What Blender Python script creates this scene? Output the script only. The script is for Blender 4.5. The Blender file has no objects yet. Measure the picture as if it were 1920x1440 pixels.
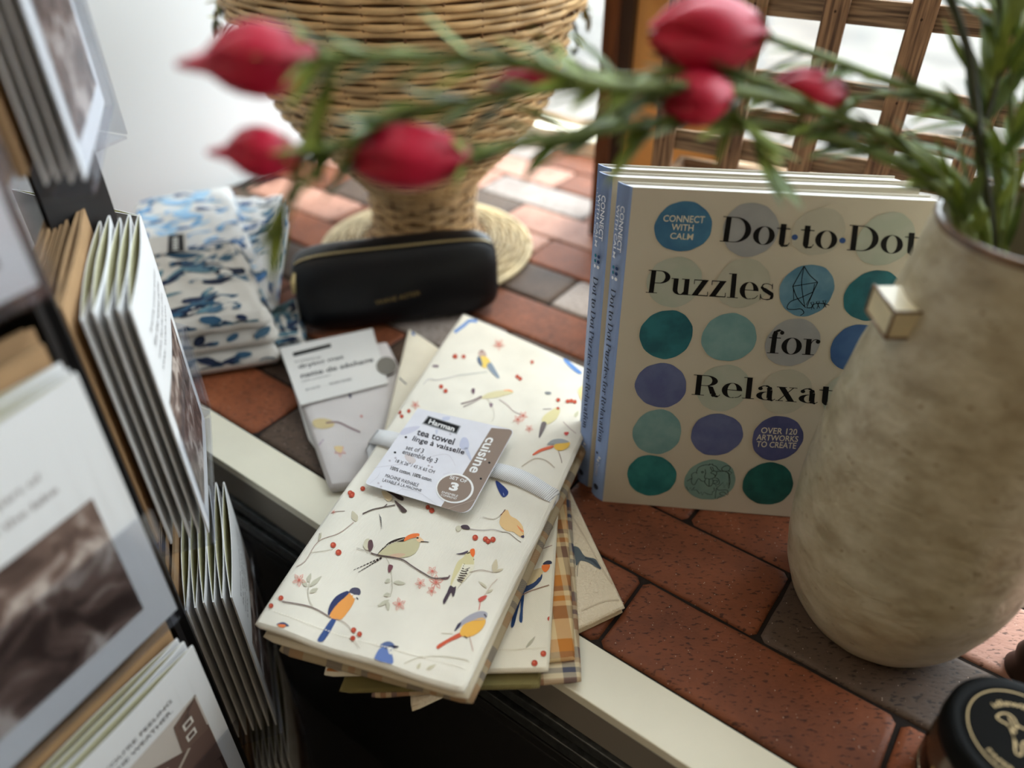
import bpy, bmesh, math, random
from math import sin, cos, pi, radians, sqrt, atan2, hypot
from mathutils import Vector, Matrix, noise as mnoise

random.seed(7)
SC = bpy.context.scene
COL = SC.collection

# ------------------------------------------------------------------ camera
FPX = 1442.0
PITCH = radians(37.3)
CAM = Vector((0, 0, 0.49))
CR = Vector((1, 0, 0))
CF = Vector((0, cos(PITCH), -sin(PITCH)))
CU = Vector((0, sin(PITCH), cos(PITCH)))
cd = bpy.data.cameras.new('camera')
cam = bpy.data.objects.new('camera', cd)
COL.objects.link(cam)
cam.location = CAM
cam.rotation_euler = (pi / 2 - PITCH, 0, 0)
cd.sensor_width = 36
cd.lens = 36 * FPX / 1920
cd.clip_start = 0.01
cd.clip_end = 60
cd.dof.use_dof = True
cd.dof.focus_distance = 0.585
cd.dof.aperture_fstop = 2.35
SC.camera = cam

# ------------------------------------------------------------------ world, lights, exposure
SC.view_settings.view_transform = 'Standard'
SC.view_settings.look = 'None'
SC.view_settings.exposure = 0.0
SC.view_settings.gamma = 1.0
W = bpy.data.worlds.new('sky')
SC.world = W
W.use_nodes = True
wn = W.node_tree.nodes
wn['Background'].inputs['Color'].default_value = (0.88, 0.945, 1.0, 1)
wn['Background'].inputs['Strength'].default_value = 7.0

DA = Vector((-sin(radians(53.4)), cos(radians(53.4)), 0))   # along the sill
DB = Vector((sin(radians(36.6)), cos(radians(36.6)), 0))    # across the sill, towards the window


def AB(a, b, z=0.0):
    return DA * a + DB * b + Vector((0, 0, z))


def light_area(name, loc, target, sx, sy, energy, color, portal=False):
    l = bpy.data.lights.new(name, 'AREA')
    l.shape = 'RECTANGLE'
    l.size = sx
    l.size_y = sy
    l.energy = energy
    l.color = color
    o = bpy.data.objects.new(name, l)
    COL.objects.link(o)
    o.location = loc
    d = (Vector(target) - Vector(loc)).normalized()
    o.rotation_euler = d.to_track_quat('-Z', 'Y').to_euler()
    if portal:
        l.cycles.is_portal = True
    return o


# daylight comes in through the shop window over the sill; an unseen warm fill lamp is added behind the camera
light_area('window_daylight', AB(-0.3, 1.10, 1.06), AB(-0.3, 0, 1.06), 2.7, 1.95, 10, (1, 1, 1), portal=True)
light_area('warm_fill_light', AB(0.55, -0.70, 1.88), AB(0.35, -0.2, 0), 0.9, 0.6, 5.0, (1.0, 0.78, 0.54))
sl = bpy.data.lights.new('sun', 'SUN')
sl.energy = 4.5
sl.color = (1.0, 0.95, 0.86)
sl.angle = radians(12)
so = bpy.data.objects.new('sun', sl)
COL.objects.link(so)
so.rotation_euler = (-(DB * 0.30 - DA * 0.12 + Vector((0, 0, 1)))).to_track_quat('-Z', 'Y').to_euler()


# ------------------------------------------------------------------ pixel helpers (photograph frame, 1920 x 1440)
def ray(x, y):
    return CF + CR * ((x - 960) / FPX) + CU * ((720 - y) / FPX)


def gp(x, y, z=0.0):
    d = ray(x, y)
    return CAM + d * ((z - CAM.z) / d.z)


def dp(x, y, d):
    return CAM + ray(x, y) * d


def plane_hit(x, y, P, n):
    d = ray(x, y)
    return CAM + d * ((P - CAM).dot(n) / d.dot(n))


# ------------------------------------------------------------------ materials
MATS = {}


def srgb(c):
    def f(v):
        v = v / 255.0
        return v / 12.92 if v <= 0.04045 else ((v + 0.055) / 1.055) ** 2.4
    return tuple(f(v) for v in c)


def mat(name, col, rough=0.6, metal=0.0, vary=0.0, vscale=20, bump=0.0, bscale=100, spec=0.5, coords='Object', col2=None, trans=0.0, ior=1.45, coat=0.0):
    if name in MATS:
        return MATS[name]
    m = bpy.data.materials.new(name)
    m.use_nodes = True
    nt = m.node_tree
    b = nt.nodes['Principled BSDF']
    c = srgb(col)
    b.inputs['Base Color'].default_value = (*c, 1)
    b.inputs['Roughness'].default_value = rough
    b.inputs['Metallic'].default_value = metal
    b.inputs['Specular IOR Level'].default_value = spec
    b.inputs['IOR'].default_value = ior
    b.inputs['Transmission Weight'].default_value = trans
    b.inputs['Coat Weight'].default_value = coat
    tc = nt.nodes.new('ShaderNodeTexCoord')
    if vary > 0 or col2:
        n = nt.nodes.new('ShaderNodeTexNoise')
        n.inputs['Scale'].default_value = vscale
        n.inputs['Detail'].default_value = 5
        nt.links.new(tc.outputs[coords], n.inputs['Vector'])
        r = nt.nodes.new('ShaderNodeValToRGB')
        r.color_ramp.elements[0].position = 0.35
        r.color_ramp.elements[1].position = 0.65
        if col2:
            c2 = srgb(col2)
            r.color_ramp.elements[0].color = (*c2, 1)
            r.color_ramp.elements[1].color = (*c, 1)
        else:
            r.color_ramp.elements[0].color = (*[v * (1 - vary) for v in c], 1)
            r.color_ramp.elements[1].color = (*[min(1, v * (1 + vary * 0.5)) for v in c], 1)
        nt.links.new(n.outputs['Fac'], r.inputs['Fac'])
        nt.links.new(r.outputs['Color'], b.inputs['Base Color'])
    if bump > 0:
        n2 = nt.nodes.new('ShaderNodeTexNoise')
        n2.inputs['Scale'].default_value = bscale
        n2.inputs['Detail'].default_value = 4
        nt.links.new(tc.outputs[coords], n2.inputs['Vector'])
        bp = nt.nodes.new('ShaderNodeBump')
        bp.inputs['Strength'].default_value = bump
        bp.inputs['Distance'].default_value = 0.002
        nt.links.new(n2.outputs['Fac'], bp.inputs['Height'])
        nt.links.new(bp.outputs['Normal'], b.inputs['Normal'])
    MATS[name] = m
    return m


def flat(col, rough=0.7):
    """print ink of a plain colour"""
    return mat('ink_%02x%02x%02x' % tuple(col), col, rough, spec=0.2)


def cloth_mat(name, col, angle=0.0, scale=900, twill=0.35, vary=0.05):
    m = bpy.data.materials.new(name)
    m.use_nodes = True
    nt = m.node_tree
    b = nt.nodes['Principled BSDF']
    b.inputs['Roughness'].default_value = 0.9
    b.inputs['Specular IOR Level'].default_value = 0.15
    b.inputs['Sheen Weight'].default_value = 0.1
    tc = nt.nodes.new('ShaderNodeTexCoord')
    mp = nt.nodes.new('ShaderNodeMapping')
    mp.inputs['Rotation'].default_value = (0, 0, angle)
    nt.links.new(tc.outputs['Object'], mp.inputs['Vector'])
    wv = nt.nodes.new('ShaderNodeTexWave')
    wv.inputs['Scale'].default_value = scale / 5
    wv.inputs['Distortion'].default_value = 0.4
    wv.inputs['Detail'].default_value = 1
    nt.links.new(mp.outputs['Vector'], wv.inputs['Vector'])
    n = nt.nodes.new('ShaderNodeTexNoise')
    n.inputs['Scale'].default_value = 28
    n.inputs['Detail'].default_value = 5
    nt.links.new(tc.outputs['Object'], n.inputs['Vector'])
    c = srgb(col)
    mx = nt.nodes.new('ShaderNodeValToRGB')
    mx.color_ramp.elements[0].position = 0.3
    mx.color_ramp.elements[1].position = 0.7
    mx.color_ramp.elements[0].color = (*[v * (1 - vary * 2) for v in c], 1)
    mx.color_ramp.elements[1].color = (*c, 1)
    nt.links.new(n.outputs['Fac'], mx.inputs['Fac'])
    m2 = nt.nodes.new('ShaderNodeMix')
    m2.data_type = 'RGBA'
    m2.blend_type = 'MULTIPLY'
    m2.inputs['B'].default_value = (0.86, 0.84, 0.80, 1)
    mul = nt.nodes.new('ShaderNodeMath')
    mul.operation = 'MULTIPLY'
    mul.inputs[1].default_value = twill
    nt.links.new(wv.outputs['Fac'], mul.inputs[0])
    nt.links.new(mul.outputs[0], m2.inputs['Factor'])
    nt.links.new(mx.outputs['Color'], m2.inputs['A'])
    nt.links.new(m2.outputs['Result'], b.inputs['Base Color'])
    bp = nt.nodes.new('ShaderNodeBump')
    bp.inputs['Strength'].default_value = 0.25
    bp.inputs['Distance'].default_value = 0.0006
    nt.links.new(wv.outputs['Fac'], bp.inputs['Height'])
    n3 = nt.nodes.new('ShaderNodeTexNoise')
    n3.inputs['Scale'].default_value = 22
    nt.links.new(tc.outputs['Object'], n3.inputs['Vector'])
    bp2 = nt.nodes.new('ShaderNodeBump')
    bp2.inputs['Strength'].default_value = 0.35
    bp2.inputs['Distance'].default_value = 0.004
    nt.links.new(n3.outputs['Fac'], bp2.inputs['Height'])
    nt.links.new(bp.outputs['Normal'], bp2.inputs['Normal'])
    nt.links.new(bp2.outputs['Normal'], b.inputs['Normal'])
    return m


def plaid_mat(name, angle, base, c1, c2, period=0.030):
    """woven check: two sets of crossing stripes"""
    m = bpy.data.materials.new(name)
    m.use_nodes = True
    nt = m.node_tree
    b = nt.nodes['Principled BSDF']
    b.inputs['Roughness'].default_value = 0.92
    b.inputs['Specular IOR Level'].default_value = 0.1
    tc = nt.nodes.new('ShaderNodeTexCoord')
    mp = nt.nodes.new('ShaderNodeMapping')
    mp.inputs['Rotation'].default_value = (0, 0, angle)
    mp.inputs['Scale'].default_value = (1 / period, 1 / period, 1 / period)
    nt.links.new(tc.outputs['Object'], mp.inputs['Vector'])
    sp = nt.nodes.new('ShaderNodeSeparateXYZ')
    nt.links.new(mp.outputs['Vector'], sp.inputs[0])
    cur = None
    for ax, (ca, cb) in (('X', (c1, c2)), ('Y', (c2, c1))):
        fr = nt.nodes.new('ShaderNodeMath')
        fr.operation = 'FRACT'
        nt.links.new(sp.outputs[ax], fr.inputs[0])
        rp = nt.nodes.new('ShaderNodeValToRGB')
        rp.color_ramp.interpolation = 'CONSTANT'
        e = rp.color_ramp.elements
        e[0].position = 0.0
        e[0].color = (*srgb(base), 1)
        e[1].position = 0.22
        e[1].color = (*srgb(ca), 1)
        for p, cc in ((0.42, base), (0.50, cb), (0.58, base), (0.66, ca), (0.74, cb), (0.92, base)):
            k = e.new(p)
            k.color = (*srgb(cc), 1)
        nt.links.new(fr.outputs[0], rp.inputs['Fac'])
        if cur is None:
            cur = rp.outputs['Color']
        else:
            mx = nt.nodes.new('ShaderNodeMix')
            mx.data_type = 'RGBA'
            wv = nt.nodes.new('ShaderNodeTexWave')
            wv.inputs['Scale'].default_value = 420
            mp2 = nt.nodes.new('ShaderNodeMapping')
            mp2.inputs['Rotation'].default_value = (0, 0, angle + 0.785)
            nt.links.new(tc.outputs['Object'], mp2.inputs['Vector'])
            nt.links.new(mp2.outputs['Vector'], wv.inputs['Vector'])
            nt.links.new(wv.outputs['Fac'], mx.inputs['Factor'])
            nt.links.new(cur, mx.inputs['A'])
            nt.links.new(rp.outputs['Color'], mx.inputs['B'])
            cur = mx.outputs['Result']
    nt.links.new(cur, b.inputs['Base Color'])
    return m


def brick_mat(name, c1, c2):
    m = bpy.data.materials.new(name)
    m.use_nodes = True
    nt = m.node_tree
    b = nt.nodes['Principled BSDF']
    b.inputs['Roughness'].default_value = 0.62
    b.inputs['Specular IOR Level'].default_value = 0.35
    tc = nt.nodes.new('ShaderNodeTexCoord')
    n = nt.nodes.new('ShaderNodeTexNoise')
    n.inputs['Scale'].default_value = 14
    n.inputs['Detail'].default_value = 8
    n.inputs['Roughness'].default_value = 0.65
    nt.links.new(tc.outputs['Object'], n.inputs['Vector'])
    r = nt.nodes.new('ShaderNodeValToRGB')
    r.color_ramp.elements[0].position = 0.32
    r.color_ramp.elements[1].position = 0.7
    r.color_ramp.elements[0].color = (*srgb(c2), 1)
    r.color_ramp.elements[1].color = (*srgb(c1), 1)
    nt.links.new(n.outputs['Fac'], r.inputs['Fac'])
    # short dark drag marks
    mp = nt.nodes.new('ShaderNodeMapping')
    mp.inputs['Rotation'].default_value = (0, 0, radians(36.6))
    mp.inputs['Scale'].default_value = (170, 420, 200)
    nt.links.new(tc.outputs['Object'], mp.inputs['Vector'])
    n2 = nt.nodes.new('ShaderNodeTexNoise')
    n2.inputs['Scale'].default_value = 1.0
    n2.inputs['Detail'].default_value = 2
    nt.links.new(mp.outputs['Vector'], n2.inputs['Vector'])
    r2 = nt.nodes.new('ShaderNodeValToRGB')
    r2.color_ramp.elements[0].position = 0.33
    r2.color_ramp.elements[1].position = 0.42
    r2.color_ramp.elements[0].color = (0.25, 0.22, 0.2, 1)
    r2.color_ramp.elements[1].color = (1, 1, 1, 1)
    nt.links.new(n2.outputs['Fac'], r2.inputs['Fac'])
    mx = nt.nodes.new('ShaderNodeMix')
    mx.data_type = 'RGBA'
    mx.blend_type = 'MULTIPLY'
    mx.inputs['Factor'].default_value = 0.9
    nt.links.new(r.outputs['Color'], mx.inputs['A'])
    nt.links.new(r2.outputs['Color'], mx.inputs['B'])
    # tiny pale grains of sand
    v = nt.nodes.new('ShaderNodeTexVoronoi')
    v.inputs['Scale'].default_value = 330
    nt.links.new(tc.outputs['Object'], v.inputs['Vector'])
    r3 = nt.nodes.new('ShaderNodeValToRGB')
    r3.color_ramp.elements[0].position = 0.09
    r3.color_ramp.elements[1].position = 0.13
    r3.color_ramp.elements[0].color = (1, 1, 1, 1)
    r3.color_ramp.elements[1].color = (0, 0, 0, 1)
    nt.links.new(v.outputs['Distance'], r3.inputs['Fac'])
    v2 = nt.nodes.new('ShaderNodeTexNoise')
    v2.inputs['Scale'].default_value = 260
    nt.links.new(tc.outputs['Object'], v2.inputs['Vector'])
    gt = nt.nodes.new('ShaderNodeMath')
    gt.operation = 'GREATER_THAN'
    gt.inputs[1].default_value = 0.55
    nt.links.new(v2.outputs['Fac'], gt.inputs[0])
    ml = nt.nodes.new('ShaderNodeMath')
    ml.operation = 'MULTIPLY'
    nt.links.new(gt.outputs[0], ml.inputs[0])
    nt.links.new(r3.outputs['Color'], ml.inputs[1])
    mx2 = nt.nodes.new('ShaderNodeMix')
    mx2.data_type = 'RGBA'
    mx2.inputs['B'].default_value = (0.62, 0.5, 0.4, 1)
    nt.links.new(ml.outputs[0], mx2.inputs['Factor'])
    nt.links.new(mx.outputs['Result'], mx2.inputs['A'])
    nt.links.new(mx2.outputs['Result'], b.inputs['Base Color'])
    bp = nt.nodes.new('ShaderNodeBump')
    bp.inputs['Strength'].default_value = 0.5
    bp.inputs['Distance'].default_value = 0.001
    nt.links.new(n2.outputs['Fac'], bp.inputs['Height'])
    nt.links.new(bp.outputs['Normal'], b.inputs['Normal'])
    return m


def wood_mat(name, c1, c2, rot=(0, 0, 0), scale=(8, 160, 160), bump=0.4):
    m = bpy.data.materials.new(name)
    m.use_nodes = True
    nt = m.node_tree
    b = nt.nodes['Principled BSDF']
    b.inputs['Roughness'].default_value = 0.7
    b.inputs['Specular IOR Level'].default_value = 0.25
    tc = nt.nodes.new('ShaderNodeTexCoord')
    mp = nt.nodes.new('ShaderNodeMapping')
    mp.inputs['Scale'].default_value = scale
    nt.links.new(tc.outputs['UV'], mp.inputs['Vector'])
    n = nt.nodes.new('ShaderNodeTexNoise')
    n.inputs['Scale'].default_value = 1
    n.inputs['Detail'].default_value = 4
    nt.links.new(mp.outputs['Vector'], n.inputs['Vector'])
    r = nt.nodes.new('ShaderNodeValToRGB')
    r.color_ramp.elements[0].position = 0.36
    r.color_ramp.elements[1].position = 0.6
    r.color_ramp.elements[0].color = (*srgb(c2), 1)
    r.color_ramp.elements[1].color = (*srgb(c1), 1)
    nt.links.new(n.outputs['Fac'], r.inputs['Fac'])
    nt.links.new(r.outputs['Color'], b.inputs['Base Color'])
    bp = nt.nodes.new('ShaderNodeBump')
    bp.inputs['Strength'].default_value = bump
    bp.inputs['Distance'].default_value = 0.001
    nt.links.new(n.outputs['Fac'], bp.inputs['Height'])
    nt.links.new(bp.outputs['Normal'], b.inputs['Normal'])
    return m


# ------------------------------------------------------------------ mesh builder
class MB:
    def __init__(self):
        self.v = []
        self.f = []
        self.mi = []
        self.uv = []
        self.mats = []
        self.sm = []

    def m(self, material):
        if material not in self.mats:
            self.mats.append(material)
        return self.mats.index(material)

    def face(self, idx, k, uv=None, smooth=False):
        self.f.append(tuple(idx))
        self.mi.append(k)
        self.uv.append(uv)
        self.sm.append(smooth)

    def add(self, pts):
        s = len(self.v)
        self.v += [tuple(p) for p in pts]
        return s

    def poly(self, pts, material):
        s = self.add(pts)
        self.face(range(s, s + len(pts)), self.m(material))

    def box(self, o, ex, ey, ez, material):
        """o corner, ex/ey/ez edge vectors; UV in metres along the longest edge"""
        o, ex, ey, ez = Vector(o), Vector(ex), Vector(ey), Vector(ez)
        if ex.cross(ey).dot(ez) < 0:
            ex, ey = ey, ex
        P = [o, o + ex, o + ex + ey, o + ey, o + ez, o + ex + ez, o + ex + ey + ez, o + ey + ez]
        s = self.add(P)
        k = self.m(material)
        E = sorted([ex, ey, ez], key=lambda e: -e.length)
        a = E[0].normalized()
        off = random.random() * 50
        for q in ((0, 3, 2, 1), (4, 5, 6, 7), (0, 1, 5, 4), (1, 2, 6, 5), (2, 3, 7, 6), (3, 0, 4, 7)):
            uv = []
            n = (P[q[1]] - P[q[0]]).cross(P[q[2]] - P[q[1]]).normalized()
            bb = n.cross(a)
            if bb.length < 1e-3:
                bb = E[1].normalized()
                aa = E[2].normalized()
            else:
                aa = a
            for i in q:
                r = P[i] - o
                uv.append((r.dot(aa) + off, r.dot(bb) + off))
            self.face([s + i for i in q], k, uv)

    def tube(self, pts, rad, material, n=8, cap=True):
        pts = [Vector(p) for p in pts]
        if not hasattr(rad, '__len__'):
            rad = [rad] * len(pts)
        k = self.m(material)
        rings = []
        up = Vector((0.13, 0.21, 0.97))
        for i, p in enumerate(pts):
            t = (pts[min(i + 1, len(pts) - 1)] - pts[max(i - 1, 0)]).normalized()
            s = t.cross(up)
            if s.length < 1e-4:
                s = t.cross(Vector((1, 0, 0)))
            s.normalize()
            w = s.cross(t).normalized()
            up = w
            rings.append(self.add([p + (s * cos(2 * pi * j / n) + w * sin(2 * pi * j / n)) * rad[i] for j in range(n)]))
        for i in range(len(pts) - 1):
            for j in range(n):
                a, b2 = rings[i] + j, rings[i] + (j + 1) % n
                c, d = rings[i + 1] + (j + 1) % n, rings[i + 1] + j
                self.face((b2, a, d, c), k, smooth=True)
        if cap:
            self.face([rings[0] + j for j in range(n)], k)
            self.face([rings[-1] + n - 1 - j for j in range(n)], k)

    def lathe(self, prof, material, n=48, center=(0, 0, 0), close=False, fn=None):
        k = self.m(material)
        c = Vector(center)
        rings = []
        for r, z in prof:
            pts = []
            for j in range(n):
                t = 2 * pi * j / n
                rr, zz = (r, z) if fn is None else fn(r, z, t)
                pts.append(c + Vector((rr * cos(t), rr * sin(t), zz)))
            rings.append(self.add(pts))
        for i in range(len(prof) - 1):
            for j in range(n):
                a, b2 = rings[i] + j, rings[i] + (j + 1) % n
                self.face((a, b2, rings[i + 1] + (j + 1) % n, rings[i + 1] + j), k, smooth=True)
        if close:
            self.face([rings[0] + n - 1 - j for j in range(n)], k)
            self.face([rings[-1] + j for j in range(n)], k)

    def grid(self, fn, nu, nv, material, smooth=True, flip=False):
        k = self.m(material)
        s = self.add([fn(i / nu, j / nv) for j in range(nv + 1) for i in range(nu + 1)])
        for j in range(nv):
            for i in range(nu):
                a = s + j * (nu + 1) + i
                q = (a, a + 1, a + nu + 2, a + nu + 1)
                self.face(q[::-1] if flip else q, k, smooth=smooth)
        return s

    def build(self, name, parent=None, loc=None):
        me = bpy.data.meshes.new(name)
        vs = self.v
        if loc is not None:
            loc = Vector(loc)
            vs = [tuple(Vector(v) - loc) for v in vs]
        me.from_pydata(vs, [], self.f)
        for mt in self.mats:
            me.materials.append(mt)
        me.polygons.foreach_set('material_index', self.mi)
        me.polygons.foreach_set('use_smooth', self.sm)
        if any(u is not None for u in self.uv):
            l = me.uv_layers.new(name='UVMap')
            for p, u in zip(me.polygons, self.uv):
                if u:
                    for li, c in zip(p.loop_indices, u):
                        l.data[li].uv = c
        me.validate()
        me.update()
        o = bpy.data.objects.new(name, me)
        COL.objects.link(o)
        if loc is not None:
            o.location = loc
        if parent is not None:
            o.parent = parent
            if loc is None:
                o.matrix_parent_inverse = parent.matrix_basis.inverted()
        return o


def thing(name, label, cat, loc=(0, 0, 0), group=None):
    o = bpy.data.objects.new(name, None)
    COL.objects.link(o)
    o.empty_display_size = 0.02
    o.location = loc
    tag(o, label, cat, group)
    return o


def tag(o, label=None, cat=None, group=None, kind=None):
    if label:
        o['label'] = label
    if cat:
        o['category'] = cat
    if group:
        o['group'] = group
    if kind:
        o['kind'] = kind
    return o


def struct(mb, name, loc=None):
    o = mb.build(name, loc=loc)
    o['kind'] = 'structure'
    return o


def bevel(o, w, seg=2):
    m = o.modifiers.new('bevel', 'BEVEL')
    m.width = w
    m.segments = seg
    m.limit_method = 'ANGLE'
    return o


# ------------------------------------------------------------------ lettering
def font_polys(txt, bold=0.0):
    c = bpy.data.curves.new('t', 'FONT')
    c.body = txt
    c.size = 1
    c.offset = bold
    c.resolution_u = 3
    o = bpy.data.objects.new('t', c)
    COL.objects.link(o)
    dg = bpy.context.evaluated_depsgraph_get()
    me = bpy.data.meshes.new_from_object(o.evaluated_get(dg))
    out = [[(me.vertices[i].co.x, me.vertices[i].co.y) for i in p.vertices] for p in me.polygons]
    bpy.data.objects.remove(o)
    bpy.data.curves.remove(c)
    bpy.data.meshes.remove(me)
    return out


def ringarc(cx, cy, rx, ry, ix, iy, a0, a1, n=20):
    out = []
    for i in range(n):
        t0, t1 = radians(a0 + (a1 - a0) * i / n), radians(a0 + (a1 - a0) * (i + 1) / n)
        out.append([(cx + rx * cos(t0), cy + ry * sin(t0)), (cx + rx * cos(t1), cy + ry * sin(t1)),
                    (cx + ix * cos(t1), cy + iy * sin(t1)), (cx + ix * cos(t0), cy + iy * sin(t0))])
    return out


def rc(x0, y0, x1, y1):
    return [[(x0, y0), (x1, y0), (x1, y1), (x0, y1)]]


def stroke2(pts, ws):
    """variable width stroke as quads"""
    L, R = [], []
    if not hasattr(ws, '__len__'):
        ws = [ws] * len(pts)
    for i, p in enumerate(pts):
        a, b = pts[max(i - 1, 0)], pts[min(i + 1, len(pts) - 1)]
        dx, dy = b[0] - a[0], b[1] - a[1]
        l = hypot(dx, dy) or 1
        nx, ny = -dy / l * ws[i] / 2, dx / l * ws[i] / 2
        L.append((p[0] + nx, p[1] + ny))
        R.append((p[0] - nx, p[1] - ny))
    return [[R[i], R[i + 1], L[i + 1], L[i]] for i in range(len(pts) - 1)]


def smooth2(pts, n=6, closed=False):
    """Catmull-Rom through 2-D points"""
    out = []
    m = len(pts)
    rng = range(m if closed else m - 1)
    for i in rng:
        if closed:
            p = [pts[(i + k - 1) % m] for k in range(4)]
        else:
            p = [pts[max(i - 1, 0)], pts[i], pts[i + 1], pts[min(i + 2, m - 1)]]
        for k in range(n):
            t = k / n
            out.append(tuple(0.5 * (2 * p[1][d] + (p[2][d] - p[0][d]) * t + (2 * p[0][d] - 5 * p[1][d] + 4 * p[2][d] - p[3][d]) * t * t
                                    + (3 * p[1][d] - p[0][d] - 3 * p[2][d] + p[3][d]) * t ** 3) for d in range(len(p[1]))))
    if not closed:
        out.append(tuple(pts[-1]))
    return out


H_ = 0.03


def disc(cx, cy, r, n=18):
    return [[(cx + r * cos(2 * pi * i / n), cy + r * sin(2 * pi * i / n)) for i in range(n)]]


GL = {
    'D': (rc(.12, 0, .32, 1) + rc(0, 0, .5, H_) + rc(0, 1 - H_, .5, 1) + ringarc(.5, .5, .60, .5, .38, .5 - H_, -90, 90), 1.17),
    'o': (ringarc(.42, .35, .40, .37, .19, .35, 0, 360, 32), .86),
    't': (rc(.13, .12, .34, .86) + rc(0, .66, .50, .70) + stroke2(smooth2([(.235, .14), (.26, .04), (.36, 0), (.47, .04), (.52, .14)]), [.2] * 5 + [.14] * 5 + [.07] * 8 + [.03] * 7), .54),
    '.': ([], .34),
    'P': (rc(.12, 0, .32, 1) + rc(0, 0, .46, H_) + rc(0, 1 - H_, .5, 1) + rc(.3, .44, .5, .44 + H_) + ringarc(.5, .72, .43, .28, .22, .25, -90, 90), .98),
    'u': (rc(.10, .2, .30, .7) + rc(0, .67, .30, .7) + ringarc(.42, .22, .32, .23, .12, .19, 180, 330) + rc(.55, .06, .75, .7) + rc(.44, .67, .75, .7) + rc(.72, .0, .86, .03) + rc(.55, 0, .75, .08), .89),
    'z': (rc(.06, .66, .64, .7) + [[(.0, .0), (.24, .0), (.64, .7), (.40, .7)]] + rc(.0, 0, .66, .04) + rc(.05, .50, .08, .7) + rc(.63, 0, .66, .2), .72),
    'l': (rc(.12, 0, .32, 1.04) + rc(0, 0, .44, H_) + rc(0, 1.01, .32, 1.04), .47),
    'e': (ringarc(.40, .35, .38, .37, .17, .35, 0, 290, 28) + rc(.2, .36, .76, .39) + stroke2(smooth2([(.53, .01), (.66, .05), (.76, .17)]), .03), .80),
    's': (stroke2(smooth2([(.52, .50), (.50, .62), (.33, .685), (.17, .66), (.11, .54), (.2, .44), (.40, .32), (.53, .22), (.48, .06), (.30, .015), (.12, .06), (.07, .22)]),
                  [.03] * 18 + [.05] * 6 + [.12] * 6 + [.17] * 12 + [.12] * 6 + [.05] * 6 + [.03] * 13) + rc(.51, .47, .54, .7) + rc(.05, 0, .08, .24), .62),
    'f': (rc(.12, 0, .32, .82) + rc(0, 0, .46, H_) + rc(0, .66, .48, .7) + stroke2(smooth2([(.225, .8), (.27, .95), (.40, 1.01), (.52, .97)]), [.19] * 6 + [.1] * 7 + [.04] * 6) + disc(.50, .91, .085), .52),
    'r': (rc(.12, 0, .32, .7) + rc(0, 0, .46, H_) + rc(0, .67, .32, .7) + stroke2(smooth2([(.31, .5), (.38, .63), (.50, .69), (.6, .66)]), .03) + disc(.58, .6, .09), .66),
    'R': (rc(.12, 0, .32, 1) + rc(0, 0, .46, H_) + rc(0, 1 - H_, .5, 1) + rc(.3, .48, .5, .48 + H_) + ringarc(.5, .74, .42, .26, .21, .23, -90, 90)
          + [[(.56, .5), (.76, .46), (.9, .1), (.68, .1)]] + stroke2(smooth2([(.79, .12), (.86, .02), (.98, .01), (1.05, .1)]), [.2] * 6 + [.1] * 6 + [.03] * 7), 1.08),
    'a': (rc(.42, .1, .62, .5) + stroke2(smooth2([(.52, .5), (.46, .66), (.30, .69), (.16, .62)]), [.19] * 5 + [.08] * 5 + [.04] * 9) + disc(.17, .55, .085)
          + ringarc(.40, .2, .36, .21, .16, .18, 90, 290) + stroke2(smooth2([(.52, .12), (.58, .03), (.66, .01), (.74, .08)]), [.19] * 6 + [.1] * 6 + [.03] * 7), .76),
    'x': ([[(.06, .7), (.30, .7), (.70, 0), (.46, 0)]] + stroke2([(.1, .02), (.62, .68)], .035) + rc(0, .67, .38, .7) + rc(.46, .67, .76, .7) + rc(0, 0, .28, .03) + rc(.38, 0, .78, .03), .80),
    'i': (rc(.12, 0, .32, .7) + rc(0, 0, .44, H_) + rc(0, .67, .32, .7) + disc(.21, .93, .115), .47),
    'n': (rc(.12, 0, .32, .7) + rc(0, 0, .42, H_) + rc(0, .67, .32, .7) + ringarc(.5, .45, .24, .25, .04, .22, 0, 150) + rc(.54, 0, .74, .46) + rc(.46, 0, .86, H_), .9),
    ' ': ([], .32),
}


def put_text_fn(mb, txt, fn, material, bold=0.0):
    P = font_polys(txt, bold)
    xs = [a for p in P for a, b in p]
    ys = [b for p in P for a, b in p]
    x0, x1, y0, y1 = min(xs), max(xs), min(ys), max(ys)
    put_polys(mb, [[((a - x0) / (x1 - x0), (b - y0) / (y1 - y0)) for a, b in p] for p in P], fn, material)


def didone(txt):
    x = 0
    out = []
    dots = []
    for ch in txt:
        g, adv = GL[ch]
        for p in g:
            out.append([(a + x, b) for a, b in p])
        if ch == '.':
            dots.append((x + .15, .37, .115))
        x += adv
    return out, dots, x


def quadmap(q):
    """q = bl, br, tr, tl 3-D points"""
    bl, br, tr, tl = q
    return lambda u, v: (bl * (1 - u) + br * u) * (1 - v) + (tl * (1 - u) + tr * u) * v


def put_polys(mb, polys, fn, material):
    for p in polys:
        mb.poly([fn(a, b) for a, b in p], material)


def put_text(mb, txt, q, material, bold=0.0, off=None, ylim=None):
    P = font_polys(txt, bold)
    xs = [a for p in P for a, b in p]
    ys = [b for p in P for a, b in p]
    x0, x1 = min(xs), max(xs)
    y0, y1 = ylim if ylim else (min(ys), max(ys))
    fn = quadmap(q)
    put_polys(mb, [[((a - x0) / (x1 - x0), (b - y0) / (y1 - y0)) for a, b in p] for p in P], fn, material)

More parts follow.
